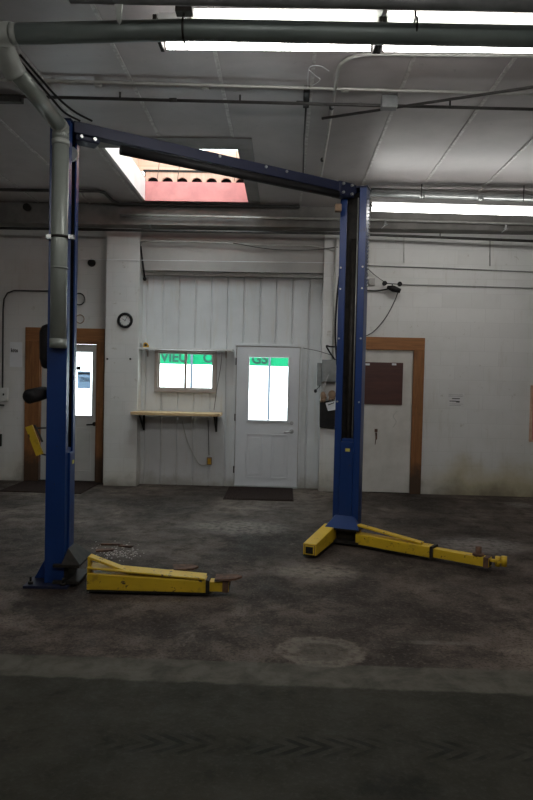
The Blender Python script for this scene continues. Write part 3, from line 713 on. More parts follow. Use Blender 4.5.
for p, rr, hh, mm in ((v1, .062, .018, 'ductpale'), (onY(60.8, 136, 4.585), .059, .02, 'duct'), (v2, .061, .009, 'blackgrease'), (onY(58.1, 343, 4.60), .060, .03, 'duct'), (onY(59.6, 268, 4.59), .0590, .006, 'duct')):
    obj('clamp_band', MB().tube([p-Vector((0, 0, hh)), p+Vector((0, 0, hh))], rr, 28), mm, du)
for dx in (-.078, .085):
    obj('clamp_bolt', MB().box((v2.x+dx-.018, v2.y-.02, v2.z-.014), (v2.x+dx+.018, v2.y+.02, v2.z+.014)), 'galv', du)
for px in (184, 415):
    p = onY(px, 30, ya)
    hb = MB().ring(p, (1, 0, 0), .058, .006).tube([p+Vector((0, 0, .055)), (p.x, p.y, H)], .006, 8)
    if px == 184: hb.box((p.x-.045, p.y-.03, p.z+.085), (p.x+.045, p.y+.03, p.z+.14))
    obj('hanger', hb, 'blackgrease', du)
obj('post_strap', MB().box((v2.x-.02, v2.y+.055, v2.z-.012), (v2.x+.02, LP.y-.065, v2.z+.012)), 'galv', du)

# ------------------------------------------------------------------ fluorescent lights
def light(name, label, x0, x1, y, z, tubes, refl=None, group=None, tr=.019, tilt=0, rin=0, dz_=.03, tm='tube'):
    t = thing(name, label, 'light', ((x0+x1)/2, y, z), group)
    yy = [y + q for q in tubes]; lo, hi = min(yy), max(yy)
    sh = lambda x: tilt*(x-(x0+x1)/2)
    T = Matrix.Translation(Vector(((x0+x1)/2, y, z))) @ Matrix.Rotation(math.atan(tilt), 4, 'Y').inverted() @ Matrix.Translation(-Vector(((x0+x1)/2, y, z)))
    yc = (lo+hi)/2; hw = .05 if refl else .06
    obj('housing', MB().box((x0, yc-hw, z+.055), (x1, yc+hw, z+.11), T), 'white', t, bevel=.004)
    if refl:
        a, b = refl
        P = [(a, dz_), (lo-.05, .05), (hi+.03, .05), (b, dz_), (b, dz_+.004), (hi+.03, .055), (lo-.05, .055), (a, dz_+.004)]
        m = MB().prism([(p, q) for p, q in P], (x0+rin, 0, z), (0, 1, 0), (0, 0, 1), (x1-x0-rin, 0, 0))
        for v in m.bm.verts: v.co = T @ v.co
        obj('reflector', m, 'reflector', t)
    for q in yy:
        obj('tube', MB().tube([T @ Vector((x0+.03+(rin if q < yc else 0), q, z)), T @ Vector((x1-.03, q, z))], tr, 14), tm, t)
    for xx in (x0, x1):
        obj('end_cap', MB().box((xx-.012, lo-.035, z-.028), (xx+.012, hi+.035, z+.055), T), 'blackgrease', t, bevel=.004)
    for xx in (x0+.25*(x1-x0), x0+.75*(x1-x0)):
        p = T @ Vector((xx, yc, z+.1)); obj('hanger', MB().tube([p, (p.x, p.y, H)], .005, 6), 'conduitdark', t)
    return t
Y1 = 4.0
a = onY(162, 44, Y1); b = onY(377, 47, Y1); c = onY(533, 50, Y1); zz = onY(300, 46, Y1).z
Lw = b.x - a.x
GR1 = 'fluorescent lights above the exhaust duct'
light('fluorescent_light', 'lit fluorescent light with pale reflector just above the dark duct, its end near the skylight', a.x, b.x-.012, Y1, zz, (-.2, 0), (3.66, 4.05), GR1, .026, rin=.21)
light('fluorescent_light', 'lit fluorescent light with pale reflector above the duct, next in line past the joint', b.x+.012, b.x+Lw, Y1, zz, (-.2, 0), (3.66, 4.05), GR1, .026)
Y2 = 7.75
a = onY(370, 208.5, Y2); b = onY(533, 214, Y2)
GR2 = 'fluorescent lights near the back wall'
light('fluorescent_light', 'lit fluorescent light behind the far blue post near the back wall', a.x, a.x+2.4, Y2, a.z-.01, (-.035, .035), None, GR2, .026, tilt=-.012, tm='tubedim')
for x in (-2.6, 0, 2.6):  # unseen lights added to brighten the room from the near end
    light('fluorescent_light', 'added fluorescent light over the near end of the bay, unseen, to brighten the room', x-.75, x+.75, .9, 3.6, (-.06, .06), (.74, 1.06), 'added fluorescent lights over the near bay', .024)

# ------------------------------------------------------------------ pipes and conduits
def pipe(name, label, pts, r, mat, cat='pipe', group=None, fit=(), fm='conduitdark', n=10):
    if fit:
        t = thing(name, label, cat, Vector(pts[0]), group)
        obj('run', MB().tube(pts, r, n), mat, t)
        for nm, p, rr, ln, ax in fit:
            p = Vector(p); ax = Vector(ax)
            obj(nm, MB().tube([p-ax*ln, p+ax*ln], rr, n), fm, t)
        return t
    return tag(obj(name, MB().tube(pts, r, n), mat), label, cat, group)
X_ = Vector((1, 0, 0))
zc = H-.03
def reach(a, b):                          # carry a run on to the side walls
    d = b-a; return a + d*((XL-a.x)/d.x), a + d*((XR-a.x)/d.x)
pA = onZ(-20, 79, zc); pB = onZ(560, 95, zc); pA, pB = reach(pA, pB)
fits = [('coupling', onZ(px, 83+px*.022, zc), .016, .03, X_) for px in (98, 205, 345)]
fits += [('strap', onZ(px, 83+px*.022, zc)+Vector((0, 0, .012)), .008, .012, Vector((0, 0, 1))) for px in (150, 270, 430)]
pipe('conduit', 'thin pale electrical conduit across the ceiling, nearer the camera of the crossing pair', [pA, pB], .0115, 'conduitlight', 'conduit', None, fits, 'conduitlight')
pA = onZ(20, 96.5, zc-.035); pB = onZ(560, 110, zc-.035); pB = reach(pA, pB)[1]
fits = [('coupling', onZ(px, 96+px*.023, zc-.035), .017, .03, X_) for px in (173, 300)]
fits += [('strap', onZ(px, 96+px*.023, zc-.035)+Vector((0, 0, .030)), .008, .024, Vector((0, 0, 1))) for px in (120, 240, 450)]
cd = pipe('conduit', 'dark conduit across the ceiling carrying the grey junction box', [pA, pB], .013, 'conduitdark', 'conduit', None, fits)
jb = onZ(389, 103, zc-.035)
obj('junction_box', MB().box((jb.x-.065, jb.y-.04, jb.z-.05), (jb.x+.065, jb.y+.04, jb.z+.05)), 'steelbox', cd, 'grey junction box', bevel=.006)
# bent conduit from the light towards the back
zq = H-.028
r0, r1 = onZ(560, 62.5, zq), onZ(345, 54, zq)
bx_ = .355
pts = [r0, r1+Vector((.12, 0, 0))] + [Vector((bx_+.22-.22*math.sin(t_), r1.y+.22-.22*math.cos(t_), zq)) for t_ in (0, .3, .6, .9, 1.2, PI/2)] + [Vector((bx_+.02, 7.7, zq))]
pts[1] = Vector((bx_+.3, r1.y, zq)); pts[0] = Vector((XR, r1.y, zq))
pipe('conduit', 'pale conduit bending off the lights towards the back wall', pts, .014, 'conduitlight', 'conduit', None, [('strap', Vector((bx_, r1.y+.9, zq)), .02, .015, Vector((0, 1, 0))), ('strap', Vector((bx_, r1.y+2.2, zq)), .02, .015, Vector((0, 1, 0)))])
# diagonal dark rod
tag(obj('tie_rod', MB().tube([onZ(322, 118.5, H-.10), reach(onZ(322, 118.5, H-.10), onZ(560, 83, H-.10))[1]], .012, 8), 'conduitdark'), 'dark rod slanting across the ceiling under the grey junction box', 'rod')
# black plug hanging on the seam
pl = thing('cable_drop', 'black plug box with a loose white wire on a ceiling seam', 'cable', onZ(307, 100, H-.03))
p0, p1 = onZ(307, 88, H-.03), onZ(306, 106, H-.03)
obj('plug_box', MB().beam(p0, p1, .05, .04), 'black', pl, bevel=.005)
obj('white_wire', MB().tube(curve([onZ(308, 90, H-.03), onZ(308, 76, H-.04), onZ(310, 67, H-.05), onZ(320, 66, H-.05), onZ(329, 71, H-.03)]), .003, 6)
    .tube(curve([onZ(309, 70, H-.05), onZ(316, 76, H-.06), onZ(320, 80, H-.06), onZ(312, 86, H-.04)]), .0025, 6), 'paper', pl, 'loose white wire')
obj('cord', MB().tube([p1, onZ(304, 140, H-.02), onZ(303, 180, H-.02)], .008, 6), 'conduitdark', pl)
# grey pipe at the very top
op = thing('overhead_pipe', 'plain grey pipe along the top edge in front of the lights', 'pipe', onY(266, 1, 3.3))
p0, p1 = onY(70, -4, 3.3), onY(580, 6, 3.3)
obj('run', MB().tube([p0, p1], .034, 16), 'steelbox', op)
for t_ in (.2, .8):
    p = p0.lerp(p1, t_); obj('hanger', MB().tube([p, (p.x, p.y, H)], .006, 6), 'conduitdark', op)
p = onY(117, 14, 3.3)
br_ = MB().prism([(-.022, .06), (.022, .06), (.014, -.06), (.004, -.075), (-.006, -.06)], onY(118, 8, 3.3), (1, 0, 0), (0, 0, 1), (0, .02, 0))
obj('bracket', br_, 'ductpale', op, 'pale tapered bracket')
hz = thing('hose_pair', 'two thin dark hoses running beside the sloping duct to the lift head', 'hose', onY(86, 122, 4.7))
obj('hose', MB().tube(curve([onY(-5, 40, 4.0), onY(24, 66, 4.2), onY(48, 94, 4.4), onY(64, 112, 4.6), onY(80, 121, 4.72)]), .008, 8), 'black', hz)
obj('hose', MB().tube(curve([onY(20, 55, 4.1), onY(40, 78, 4.3), onY(58, 98, 4.5), onY(75, 112, 4.65), onY(92, 121, 4.76)]), .008, 8), 'black', hz)
a = onZ(-12, 99, H-.031); b = onZ(25, 102, H-.031)
tag(obj('strut_channel', MB().beam(a, (b.x, a.y, a.z), .06, .06), 'conduitdark', bevel=.004), 'short dark steel channel on the ceiling behind the sloping duct', 'channel')
# fat silver pipe behind the far post
pA, pB = onY(350, 192, 7.95), onY(560, 203, 7.95)
sp = pipe('water_pipe', 'fat silver pipe running right from behind the far blue post', [pA, Vector((XR, pB.y, pB.z))], .045, 'galv', 'pipe', None, [('coupling', pA.lerp(pB, .34), .05, .03, X_), ('coupling', pA.lerp(pB, .62), .05, .03, X_)], 'galv', 16)
# sprinkler pipe along header with two heads
pA, pB = onY(120, 215, 8.72), onY(560, 225, 8.72)
spk = thing('sprinkler_pipe', 'thin pale sprinkler pipe with small brass heads under the header', 'pipe', pA)
obj('run', MB().tube([pA, onY(380, 220, 8.72), pB, reach(onY(380, 220, 8.72), pB)[1]], .016, 10), 'conduitlight', spk)
for px, py in ((385.5, 221), (506, 225)):
    p = onY(px, py, 8.72)
    hd_ = obj('sprinkler_head', MB().tube([p+Vector((0, 0, .03)), p-Vector((0, 0, .04))], .014, 10).tube([p-Vector((0, 0, .04)), p-Vector((0, 0, .055))], .03, 14), 'chrome', spk, 'brass and chrome sprinkler head')
    obj('deflector', MB().beam(p-Vector((.0, 0, .05)), p-Vector((.05, .0, .10)), .03, .008), 'galv', hd_)
# black pipe along the foot of the header
pA, pB, pM = onY(-40, 227.5, 8.76), onY(580, 243, 8.76), onY(340, 233.5, 8.76)
pipe('black_pipe', 'long black pipe under the header along the whole back wall', [pA, pM, pB], .018, 'conduitdark', 'pipe', None, [('hanger', onY(150, 230, 8.76)+Vector((0, 0, .03)), .008, .035, Vector((0, 0, 1))), ('hanger', onY(440, 238, 8.76)+Vector((0, 0, .03)), .008, .035, Vector((0, 0, 1)))])
# conduit jogging round the skylight on the left
zj = H-.032
pipe('conduit', 'dark conduit jogging round the skylight corner by the near post', [onZ(-20, 189.5, zj), onZ(98, 191, zj), onZ(104, 192.5, zj), onZ(113, 201, zj), onZ(120, 204, zj)+Vector((0, -.0, 0)), Vector((onZ(300, 206, zj).x, onZ(120, 204, zj).y, zj))], .02, 'conduitdark', 'conduit')
# cables on the wall above the siding
def wire(label, pts, r, mat, name='cable', cat='cable'):
    return tag(obj(name, MB().tube(curve(pts, 8), r, 6), mat), label, cat)
wire('thin white wire strung straight above the siding', [onY(60, 259, WR-.02), onY(200, 261, WR-.02), onY(341, 263, WR-.02)], .004, 'paper')
wire('grey cable sagging along the block wall above the siding', [onY(140, 241, WR-.02), onY(200, 242, WR-.02), onY(260, 245, WR-.02), onY(310, 246, WR-.02), onY(336, 251, WR-.02)], .009, 'conduitlight')
wire('dark cable looping beside the grey cable above the siding', [onY(233, 243, WR-.03), onY(270, 249, WR-.03), onY(310, 250, WR-.03), onY(338, 247, WR-.03)], .006, 'conduitdark')
wire('thin cable along the upper block wall right of the far post', [onY(366, 265.5, WR-.02), onY(450, 268.5, WR-.02), onY(560, 273, WR-.02)], .006, 'conduitmid')
wire('lower grey cable on the wall beside the black lamp', [onY(398, 284.5, WR-.02), onY(460, 286, WR-.02), onY(560, 289, WR-.02)], .006, 'conduitmid')
for q_, (px, y0_, y1_) in enumerate(((404, 234, 263), (490, 240, 266))):
    tag(obj('drop_rod', MB().tube([onY(px, y0_, WR-.015), onY(px, y1_, WR-.015)], .005, 6), 'conduitlight' if q_ == 0 else 'conduitdark'),
        ('short pale drop rod from the black pipe above the black wall lamp' if q_ == 0 else 'short dark drop rod from the black pipe at the bare wall right of the lamp'), 'rod')
# hanging prop stick beside the pilaster
st = thing('prop_stick', 'short black stick hanging from the header beside the pilaster', 'stick', onY(145, 280, WR-.06))
p0, p1 = onY(140.5, 246, WR+.02), onY(144.8, 279, WR+.03)
obj('rod', MB().tube([p0, p1], .013, 8), 'black', st); obj('knob', MB().ball(p1, .026, (1, 1, 1.1)), 'black', st)

# ------------------------------------------------------------------ wall items
# clock
cc = onY(125.3, 320.5, WR)
ck = thing('wall_clock', 'round black rimmed wall clock on the white pilaster', 'clock', cc)
obj('case', MB().ring(cc+Vector((0, -.015, 0)), (0, 1, 0), .092, .019, 40, 12), 'black', ck, 'black rim')
obj('dial', MB().tube([cc, cc+Vector((0, -.012, 0))], .09, 40), 'clockface', ck)
for k in range(12):
    a_ = k*PI/6; d_ = Vector((math.sin(a_), 0, math.cos(a_)))
    obj('hour_mark', MB().beam(cc+d_*.062+Vector((0, -.0135, 0)), cc+d_*.074+Vector((0, -.0135, 0)), .005, .003, up=(0, 1, 0)), 'ink', ck)
for a_, l_ in ((math.radians(28), .058), (math.radians(-62), .045)):
    d_ = Vector((math.sin(a_), 0, math.cos(a_))); obj('hand', MB().beam(cc-d_*.012+Vector((0, -.017, 0)), cc+d_*l_+Vector((0, -.017, 0)), .005, .002, up=(0, 1, 0)), 'ink', ck)
# upper white shelf
us = thing('wall_shelf', 'narrow white shelf above the sliding window', 'shelf', (W0, WB-.1, Z9(185, 349)))
sx0, sx1, sz = X9(136, 347, 9.04), X9(232.5, 350, 9.04), onY(185, 349, 9.04).z
obj('board', MB().box((max(sx0, PX1+.004), WR, sz-.012), (sx1, WB-.024, sz+.012)), 'white', us, bevel=.003)
for px in (146, 225):
    x = X9(px, 355, 9.15); obj('bracket', MB().prism([(0, 0), (-.13, 0), (-.13, -.012), (-.03, -.05), (0, -.10)], (x, WB-.024, sz-.012), (0, 1, 0), (0, 0, 1), (.02, 0, 0)), 'tan', us)
# lower wooden shelf
lz = onY(175, 414, 8.9).z
LB = thing('wall_bench', 'pale wooden shelf board under the sliding window on dark brackets', 'shelf', ((PX1+X9(218, 415))/2, 9.0, lz))
bx0 = onY(130.5, 415, 8.82).x; bx1 = onY(220, 416, 8.86).x
obj('board', MB().prism([(bx0, 8.80), (bx1, 8.84), (bx1, WB-.024), (PX1+.002, WB-.024), (PX1+.002, WR-.002), (bx0, WR-.002)], (0, 0, lz-.02), (1, 0, 0), (0, 1, 0), (0, 0, .04)), 'bench', LB, bevel=.004)
for px in (140, 215.5):
    x = X9(px, 425, 9.1) + (.03 if px == 140 else 0); zt_ = lz-.02
    obj('bracket', MB().box((x-.014, WB-.05, zt_-.24), (x+.014, WB-.024, zt_)).box((x-.014, 8.92, zt_-.02), (x+.014, WB-.05, zt_)).beam((x, WB-.05, zt_-.22), (x, 8.93, zt_-.02), .02, .02), 'blackgrease', LB, 'dark angle bracket')
# things on the upper shelf
p = onY(146, 344, WR+.06); z = sz+.012
tm = thing('tape_measure', 'yellow tape measure standing on the white shelf', 'tape measure', (p.x, WR+.07, z))
obj('body', MB().prism([(-.04, 0), (.04, 0), (.04, .03), (.02, .06), (-.01, .075), (-.035, .06)], (p.x, WR+.05, z), (1, 0, 0), (0, 0, 1), (0, .04, 0)), 'yellowplastic', tm, bevel=.006)
obj('badge', MB().tube([(p.x-.002, WR+.051, z+.035), (p.x-.002, WR+.047, z+.035)], .02, 16), 'ink', tm)
p = onY(141, 345, WR+.06)
tag(obj('small_tin', MB().tube([(p.x, WR+.07, z), (p.x, WR+.07, z+.055), (p.x, WR+.07, z+.06)], .02, 14, True, [.02, .02, .016]), 'galv'), 'small grey tin beside the yellow tape measure', 'tin')
# cords round the bench
wire('thin grey cord hanging from the white shelf to the wooden shelf', [onY(222, 352, WR), onY(220.5, 368, WR+.04), onY(217, 388, WR+.05), onY(214, 410, WR+.08)], .0045, 'conduitdark', 'cord', 'cord')
of = onY(209.5, 461, WB-.03)
ol = thing('power_outlet', 'small brass outlet box low on the siding under the wooden shelf', 'outlet', of)
obj('box', MB().box((of.x-.035, WB-.06, of.z-.055), (of.x+.035, WB-.022, of.z+.055)), 'leather', ol, 'small brown box', bevel=.006)
obj('faceplate', MB().box((of.x-.022, WB-.064, of.z-.04), (of.x+.022, WB-.06, of.z+.04)), 'yellowplastic', ol)
wire('pale cord looping under the wooden shelf to the outlet', [onY(182, 421, WB-.05), onY(187, 440, WB-.05), onY(194, 456, WB-.05), onY(200, 464.5, WB-.05), onY(207, 465, WB-.055)], .006, 'conduitlight', 'cord', 'cord')
wire('dark straight cord from the wooden shelf down to the outlet', [onY(208, 420, WB-.05), onY(208.6, 440, WB-.05), onY(209, 455, WB-.055)], .005, 'conduitdark', 'cord', 'cord')

# electrical disconnect left of the far post
y = WR
a, b = onY(317, 362, y), onY(337, 382, y)
eb = thing('disconnect_box', 'grey steel disconnect box on the wall beside the far blue post', 'electrical box', ((a.x+b.x)/2, y, b.z))
e1 = onY(321, 388, y)
obj('side_box', MB().box((a.x, y-.09, onY(0, 377, y).z-.02), (e1.x, y, onY(320, 363, y).z)), 'steelbox', eb, bevel=.006)
obj('enclosure', MB().box((e1.x, y-.13, b.z), (b.x, y, onY(330, 360, y).z)), 'steelbox', eb, bevel=.008)
obj('cover_plate', MB().box((e1.x+.015, y-.135, b.z+.02), (b.x-.015, y-.13, onY(330, 360, y).z-.02)), 'steelbox', eb, bevel=.003)
obj('switch_lever', MB().beam((e1.x+.09, y-.15, b.z+.1), (e1.x+.03, y-.16, b.z-.06), .014, .014, up=(0, 1, 0)), 'chrome', eb, 'bright switch lever')
cx_ = onY(334, 300, y).x
obj('riser_conduit', MB().tube([(cx_, y-.03, onY(334, 361, y).z), (cx_, y-.03, onY(334, 240, y).z)], .014, 10), 'conduitlight', eb)
wire('black cable looped above the grey disconnect box', [onY(337, 347, y-.05), onY(330, 346.5, y-.08), onY(326.5, 346, y-.08), onY(329, 351, y-.08), onY(333, 357, y-.08), onY(336, 361, y-.06)], .012, 'black', 'cable')
wire('thin cable crossing the siding to the grey disconnect box', [onY(303, 348, y-.03), onY(318, 351, y-.03), onY(331, 355, y-.03)], .0045, 'conduitdark', 'cable')
# pouch with papers and gloves
a, b = onY(319.5, 401, y), onY(339, 428, y)
po = thing('hanging_pouch', 'black hanging pouch under the disconnect box', 'pouch', ((a.x+b.x)/2, y, b.z))
obj('bag', MB().prism([(a.x, a.z), (b.x, a.z+.01), (b.x, b.z-.01), (a.x+.01, b.z)], (0, y, 0), (1, 0, 0), (0, 0, 1), (0, -.05, 0)), 'black', po, bevel=.012)
obj('flap', MB().prism([(a.x-.005, a.z+.005), (b.x, a.z+.015), (b.x, a.z-.06), (a.x+.01, a.z-.03)], (0, y-.05, 0), (1, 0, 0), (0, 0, 1), (0, -.008, 0)), 'black', po, bevel=.003)
c_ = [onY(*q, y-.06) for q in ((325.5, 403), (337, 400.5), (337, 409.5), (328, 411))]
pp = thing('paper_sheet', 'tilted white paper sheet tucked in the black pouch', 'paper', c_[3])
obj('sheet', MB().prism([(q.x, q.z) for q in c_], (0, y-.059, 0), (1, 0, 0), (0, 0, 1), (0, -.003, 0)), 'paper', pp)
obj('print', MB().beam(c_[0].lerp(c_[3], .25)+Vector((.025, -.004, 0)), c_[1].lerp(c_[2], .25)+Vector((-.04, -.004, 0)), .012, .002, up=(0, 1, 0)), 'ink', pp)
for (px, py, rx, rz), lb in zip(((323, 396, .04, .065), (332, 394.5, .055, .06)), ('tan work glove left of the bright lever above the pouch', 'tan work glove nearest the blue post above the pouch')):
    c = onY(px, py, y-.05)
    gm = MB().ball(c, 1, (rx, .03, rz), 8)
    for k in range(4): gm.tube([c+Vector((-rx*.6+k*rx*.4, -.01, -rz*.5)), c+Vector((-rx*.7+k*rx*.45, -.015, -rz*1.35+.01*(k % 2)))], .011, 8)
    gm.tube([c+Vector((rx*.6, -.01, 0)), c+Vector((rx*1.2, -.015, -rz*.5))], .012, 8)
    tag(obj('work_glove', gm, 'leather'), lb, 'glove', 'work gloves above the black pouch')
p0, p1 = onY(320, 385.5, y-.03), onY(315.5, 391, y-.05)
sw = thing('screwdriver', 'small black handled screwdriver sticking out beside the disconnect box', 'screwdriver', p1)
obj('shaft', MB().tube([p0, p1], .006, 8), 'black', sw); obj('handle', MB().ball(p1, .022, (1, 1, 1.2), 8), 'black', sw)

# black wall lamp
yl = WR
c = onY(394, 289, yl-.1)
lp = thing('flood_lamp', 'black wall lamp with two small heads high on the block wall', 'lamp', c)
bodyp = [onY(387, 287, yl-.09), onY(393, 288.5, yl-.10), onY(400.5, 291, yl-.12)]
obj('body', MB().tube(bodyp, .04, 16, True, [.02, .045, .03]), 'black', lp, bevel=0)
for px, py in ((384.5, 283.5), (399.5, 284.2)):
    q = onY(px, py, yl-.12); obj('lamp_head', MB().tube([q+Vector((0, .03, 0)), q+Vector((0, .01, 0)), q-Vector((0, .03, 0))], .03, 16, True, [.018, .03, .032]), 'black', lp)
a, b = onY(384.5, 283.5, yl-.1), onY(399.5, 284.2, yl-.1)
obj('crossbar', MB().tube([a, b], .007, 8).tube([onY(392, 288, yl-.1), onY(392, 288, yl)], .012, 8).tube([a.lerp(b, .5), onY(393, 289, yl-.1)], .007, 8), 'black', lp)
wire('long grey lead hanging from the black wall lamp towards the post', [onY(398, 292, yl-.05), onY(395, 300, yl-.03), onY(388, 314, yl-.02), onY(380, 325, yl-.02), onY(373, 332, yl-.02), onY(366, 336, yl-.02)], .007, 'conduitdark', 'cord', 'cord')
wire('upper thin cord from the far post to the black wall lamp', [onY(367, 268, yl-.03), onY(376, 276, yl-.05), onY(386, 283, yl-.08)], .005, 'conduitdark', 'cord', 'cord')
wire('dark double lead from the far post along the wall to the lamp body', [onY(365, 290.5, yl-.03), onY(378, 290.5, yl-.03), onY(388, 289, yl-.08)], .009, 'conduitdark', 'cord', 'cord')
p = onY(371.5, 282, yl)
tag(obj('socket_box', MB().box((p.x-.045, yl-.04, p.z-.05), (p.x+.045, yl, p.z+.05)), 'plainwall', bevel=.006), 'small square wall box just right of the far post near the lamp', 'box')
# small notices
def notice(label, px0, py0, px1, py1, Y, txt, size, mat='paper'):
    a, b = onY(px0, py0, Y), onY(px1, py1, Y)
    t = thing('wall_notice', label, 'notice', ((a.x+b.x)/2, Y, b.z))
    obj('sheet', MB().box((a.x, Y-.004, b.z), (b.x, Y, a.z)), mat, t)
    return t, a, b
t, a, b = notice('small white label with two dark lines on the bare block wall', 448, 392.5, 464, 407, WR, '', 0, 'labelgrey')
for k, (x0, x1, z0, th) in enumerate(((.25, .72, .42, .012), (.10, .50, .60, .012), (.5, .72, .64, .02), (.05, .9, .15, .003), (.05, .9, .25, .003), (.1, .9, .8, .003), (.1, .8, .9, .003))):
    w_ = b.x-a.x; h_ = a.z-b.z
    obj('print_line', MB().box((a.x+w_*x0, WR-.0055, a.z-h_*z0-th/2), (a.x+w_*x1, WR-.004, a.z-h_*z0+th/2)), 'ink', t)
t, a, b = notice('white paper notice with bold dark word beside the brown door frame', 10, 342, 22, 367, WB, '', 0)
text_mesh('lettering', 'kits', .075, 'ink', t, (a.x+.015, WB-.0055, onY(11, 352, WB).z), depth=.001)
# conduit loop and switch on the left wall
yw = WB
sw_ = thing('light_switch', 'white switch box on the left wall fed by a bent dark conduit', 'switch', onY(3, 395, yw))
a = onY(4, 392, yw-.03)
obj('box', MB().box((a.x-.05, yw-.05, a.z-.13), (a.x+.06, yw, a.z+.06)), 'white', sw_, bevel=.006)
obj('toggle', MB().box((a.x-.004, yw-.066, a.z-.05), (a.x+.012, yw-.05, a.z-.02)), 'ink', sw_)
obj('feed_conduit', MB().tube([onY(2.5, 390, yw-.02), onY(3, 310, yw-.02), onY(4, 299, yw-.02), onY(7.5, 293, yw-.02), onY(14, 290.5, yw-.02), onY(45, 291, yw-.02), onY(75, 292, yw-.02)], .011, 8), 'conduitdark', sw_)
p = onY(2, 405, yw)
tag(obj('door_stay', MB().beam((p.x-.12, yw-.03, p.z), (p.x+.05, yw-.03, p.z), .02, .02).box((p.x-.12, yw-.03, p.z-.02), (p.x-.08, yw, p.z+.02)), 'black'), 'short black bar on the wall under the light switch', 'bar')
p = onY(0, 440, yw)
tag(obj('wall_hook', MB().box((p.x-.05, yw-.03, p.z-.09), (p.x+.03, yw, p.z+.09)).tube([(p.x-.01, yw-.03, p.z-.04), (p.x-.01, yw-.07, p.z-.05), (p.x-.01, yw-.075, p.z-.01)], .01, 8), 'blackgrease', bevel=.004), 'dark hook plate low on the left wall', 'hook')
c = onY(79, 299, yw-.02)
tag(obj('wire_coil', MB().ring(c, (0, 1, 0), .085, .006).ring(c+Vector((.006, -.01, -.004)), (0, 1, 0), .078, .006), 'conduitdark'), 'loop of thin dark wire hung on the wall above the brown door frame', 'wire coil')
c = onY(80, 319, yw-.006)
tag(obj('wire_coil', MB().ring(c, (0, 1, 0), .06, .006), 'leather'), 'small rusty wire loop just over the brown door frame', 'wire coil')
c = onY(92, 263, yw)
tag(obj('vent_cap', MB().tube([c, c-Vector((0, .03, 0)), c-Vector((0, .04, 0))], .055, 16, True, [.055, .055, .04]), 'blackgrease'), 'small dark round vent cap high on the left wall', 'vent')
for px, lb in ((24, 'left of the pair'), (50, 'beside the duct')):
    c = onY(px+4, 208, 8.8)
    tag(obj('pipe_stub', MB().tube([c, c-Vector((0, .06, 0))], .05, 12), 'blackgrease'), 'dark pipe stub on the header beam, ' + lb, 'pipe', 'pipe stubs on the header')
for px in (107.5, 130.5):
    p = onY(px, 359, WR)
    tag(obj('wall_bolt', MB().tube([p, p-Vector((0, .02, 0))], .014, 8), 'blackgrease'), 'small bolt in the pilaster under the clock, ' + ('by the brown frame' if px < 110 else 'by the shelf'), 'bolt', 'bolts in the pilaster')
# board at the right edge
a, b = onY(530.5, 386, WR-.0), onY(530.5, 441, WR)
rb = thing('notice_board', 'pinkish wooden board at the right end of the block wall', 'board', (a.x+.3, WR, b.z))
obj('panel', MB().box((a.x+.02, WR-.02, b.z+.02), (a.x+.65, WR, a.z-.02)), 'redboard', rb)
obj('frame', MB().box((a.x, WR-.03, b.z), (a.x+.03, WR, a.z)).box((a.x+.64, WR-.03, b.z), (a.x+.67, WR, a.z)).box((a.x, WR-.03, b.z-.01), (a.x+.67, WR, b.z+.02)).box((a.x, WR-.03, a.z-.02), (a.x+.67, WR, a.z+.01)), 'plyX', rb, bevel=.003)

# ------------------------------------------------------------------ floor things
def mat_thing(label, q, ribs):
    P = [onZ(*p, 0) for p in q]; x0 = (P[0].x+P[3].x)/2; x1 = (P[1].x+P[2].x)/2; y1 = (P[0].y+P[1].y)/2; y0 = (P[2].y+P[3].y)/2
    t = thing('door_mat', label, 'mat', ((x0+x1)/2, (y0+y1)/2, 0))
    obj('base', MB().box((x0, y0, 0), (x1, y1, .012)), 'mat', t, bevel=.004)
    if ribs:
        m = MB(); k = 26
        for i in range(k):
            x = x0 + .03 + (x1-x0-.06)*i/(k-1); m.box((x-.008, y0+.03, .012), (x+.008, y1-.03, .020))
        obj('ribs', m, 'mat', t)
    return t
mat_thing('ribbed brown door mat in front of the white door', ((228, 487.5), (293, 488.5), (293, 501), (224, 500)), True)
mat_thing('flat dark mat in front of the brown framed door', ((16, 481), (96, 482), (88, 494), (8, 492)), False)
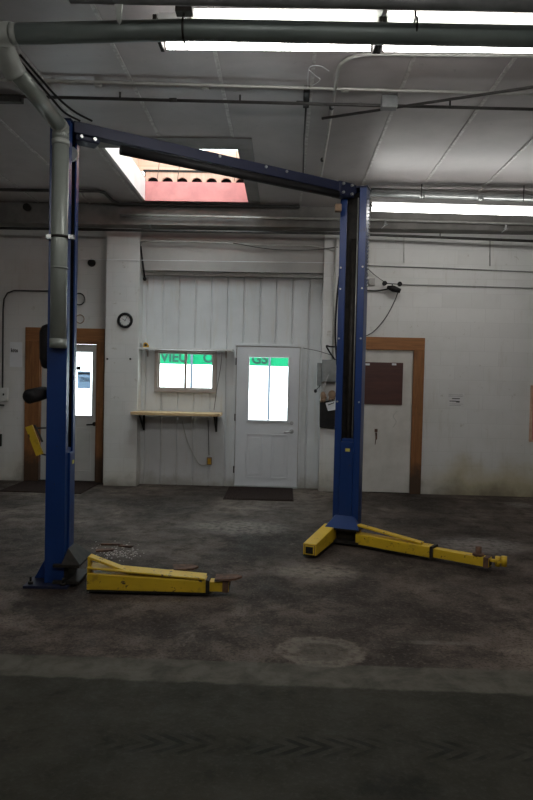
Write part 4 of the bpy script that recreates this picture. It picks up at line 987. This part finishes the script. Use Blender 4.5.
# scraps by the near arm
fl = MB()
for k in range(170):
    px, py = random.gauss(117, 11), random.gauss(552, 4.0)
    p = onZ(px, py, 0); s_ = random.uniform(.002, .008); an = random.uniform(0, PI)
    fl.box((-s_, -s_*.5, 0), (s_, s_*.5, .003), Matrix.Translation(p+Vector((0, 0, .0005))) @ Matrix.Rotation(an, 4, 'Z'))
o = tag(obj('paint_flakes', fl, 'flake'), 'scatter of pale flakes on the floor behind the near yellow arm', 'flakes'); o['kind'] = 'stuff'
for (px, py, l, w_, an), lb in zip(((105, 551, .16, .07, .3), (126, 547, .13, .04, -.2), (112, 545, .20, .03, .05)),
        ('rusty flat scrap plate lying nearest the blue post', 'short rusty strip on the floor among the pale flakes', 'long thin rusty bar on the floor behind the near arm')):
    p = onZ(px, py, 0)
    tag(obj('scrap_plate', MB().prism([(-l/2, -w_/2), (l/2*.8, -w_/2), (l/2, 0), (l/2*.7, w_/2), (-l/2, w_/2*.8)], p+Vector((0, 0, .001)), (math.cos(an), math.sin(an), 0), (-math.sin(an), math.cos(an), 0), (0, 0, .014)), 'rust', bevel=.003), lb, 'scrap metal', 'rusty scraps by the near arm')

# ------------------------------------------------------------------ outside
o = struct('exterior_ground', MB().box((-30, WB+TH, -.2), (30, 60, -.1)), 'snow', 'bright snow covered ground beyond the doors', 'ground')
cy = 11.3
aw = thing('canopy', 'green lettered canopy edge on dark posts outside the window and door', 'canopy', (-1.2, cy, -.1))
zb, zt2 = 1.79, 2.25
obj('valance', MB().box((onY(140, 360, cy).x, cy, zb), (1.2, cy+.02, zt2)), 'green', aw)
def glyph(s_, px, size): text_mesh('lettering', s_, size, 'greenink', aw, (onY(px, 360, cy).x, cy-.003, zb+.045))
glyph('VIEU', 160.5, .235); glyph('OZ', 203, .235); glyph('GS', 251.5, .235)
for px in (191.5, 269.0):
    x = onY(px, 390, cy).x; obj('post', MB().box((x-.02, cy-.06, -.1), (x+.02, cy-.02, zt2)), 'snowpost', aw)

# ------------------------------------------------------------------ world, view
w = bpy.data.worlds.new('overcast'); sc.world = w; w.use_nodes = True
bg = w.node_tree.nodes['Background']; bg.inputs[0].default_value = (.92, .96, 1, 1); bg.inputs[1].default_value = 6.0
vs = sc.view_settings; vs.view_transform = 'Standard'; vs.look = 'None'; vs.exposure = .22; vs.gamma = 1; vs.use_curve_mapping = False
sc.cycles.max_bounces = 8; sc.cycles.diffuse_bounces = 5; sc.cycles.transparent_max_bounces = 12
sc.cycles.use_denoising = True
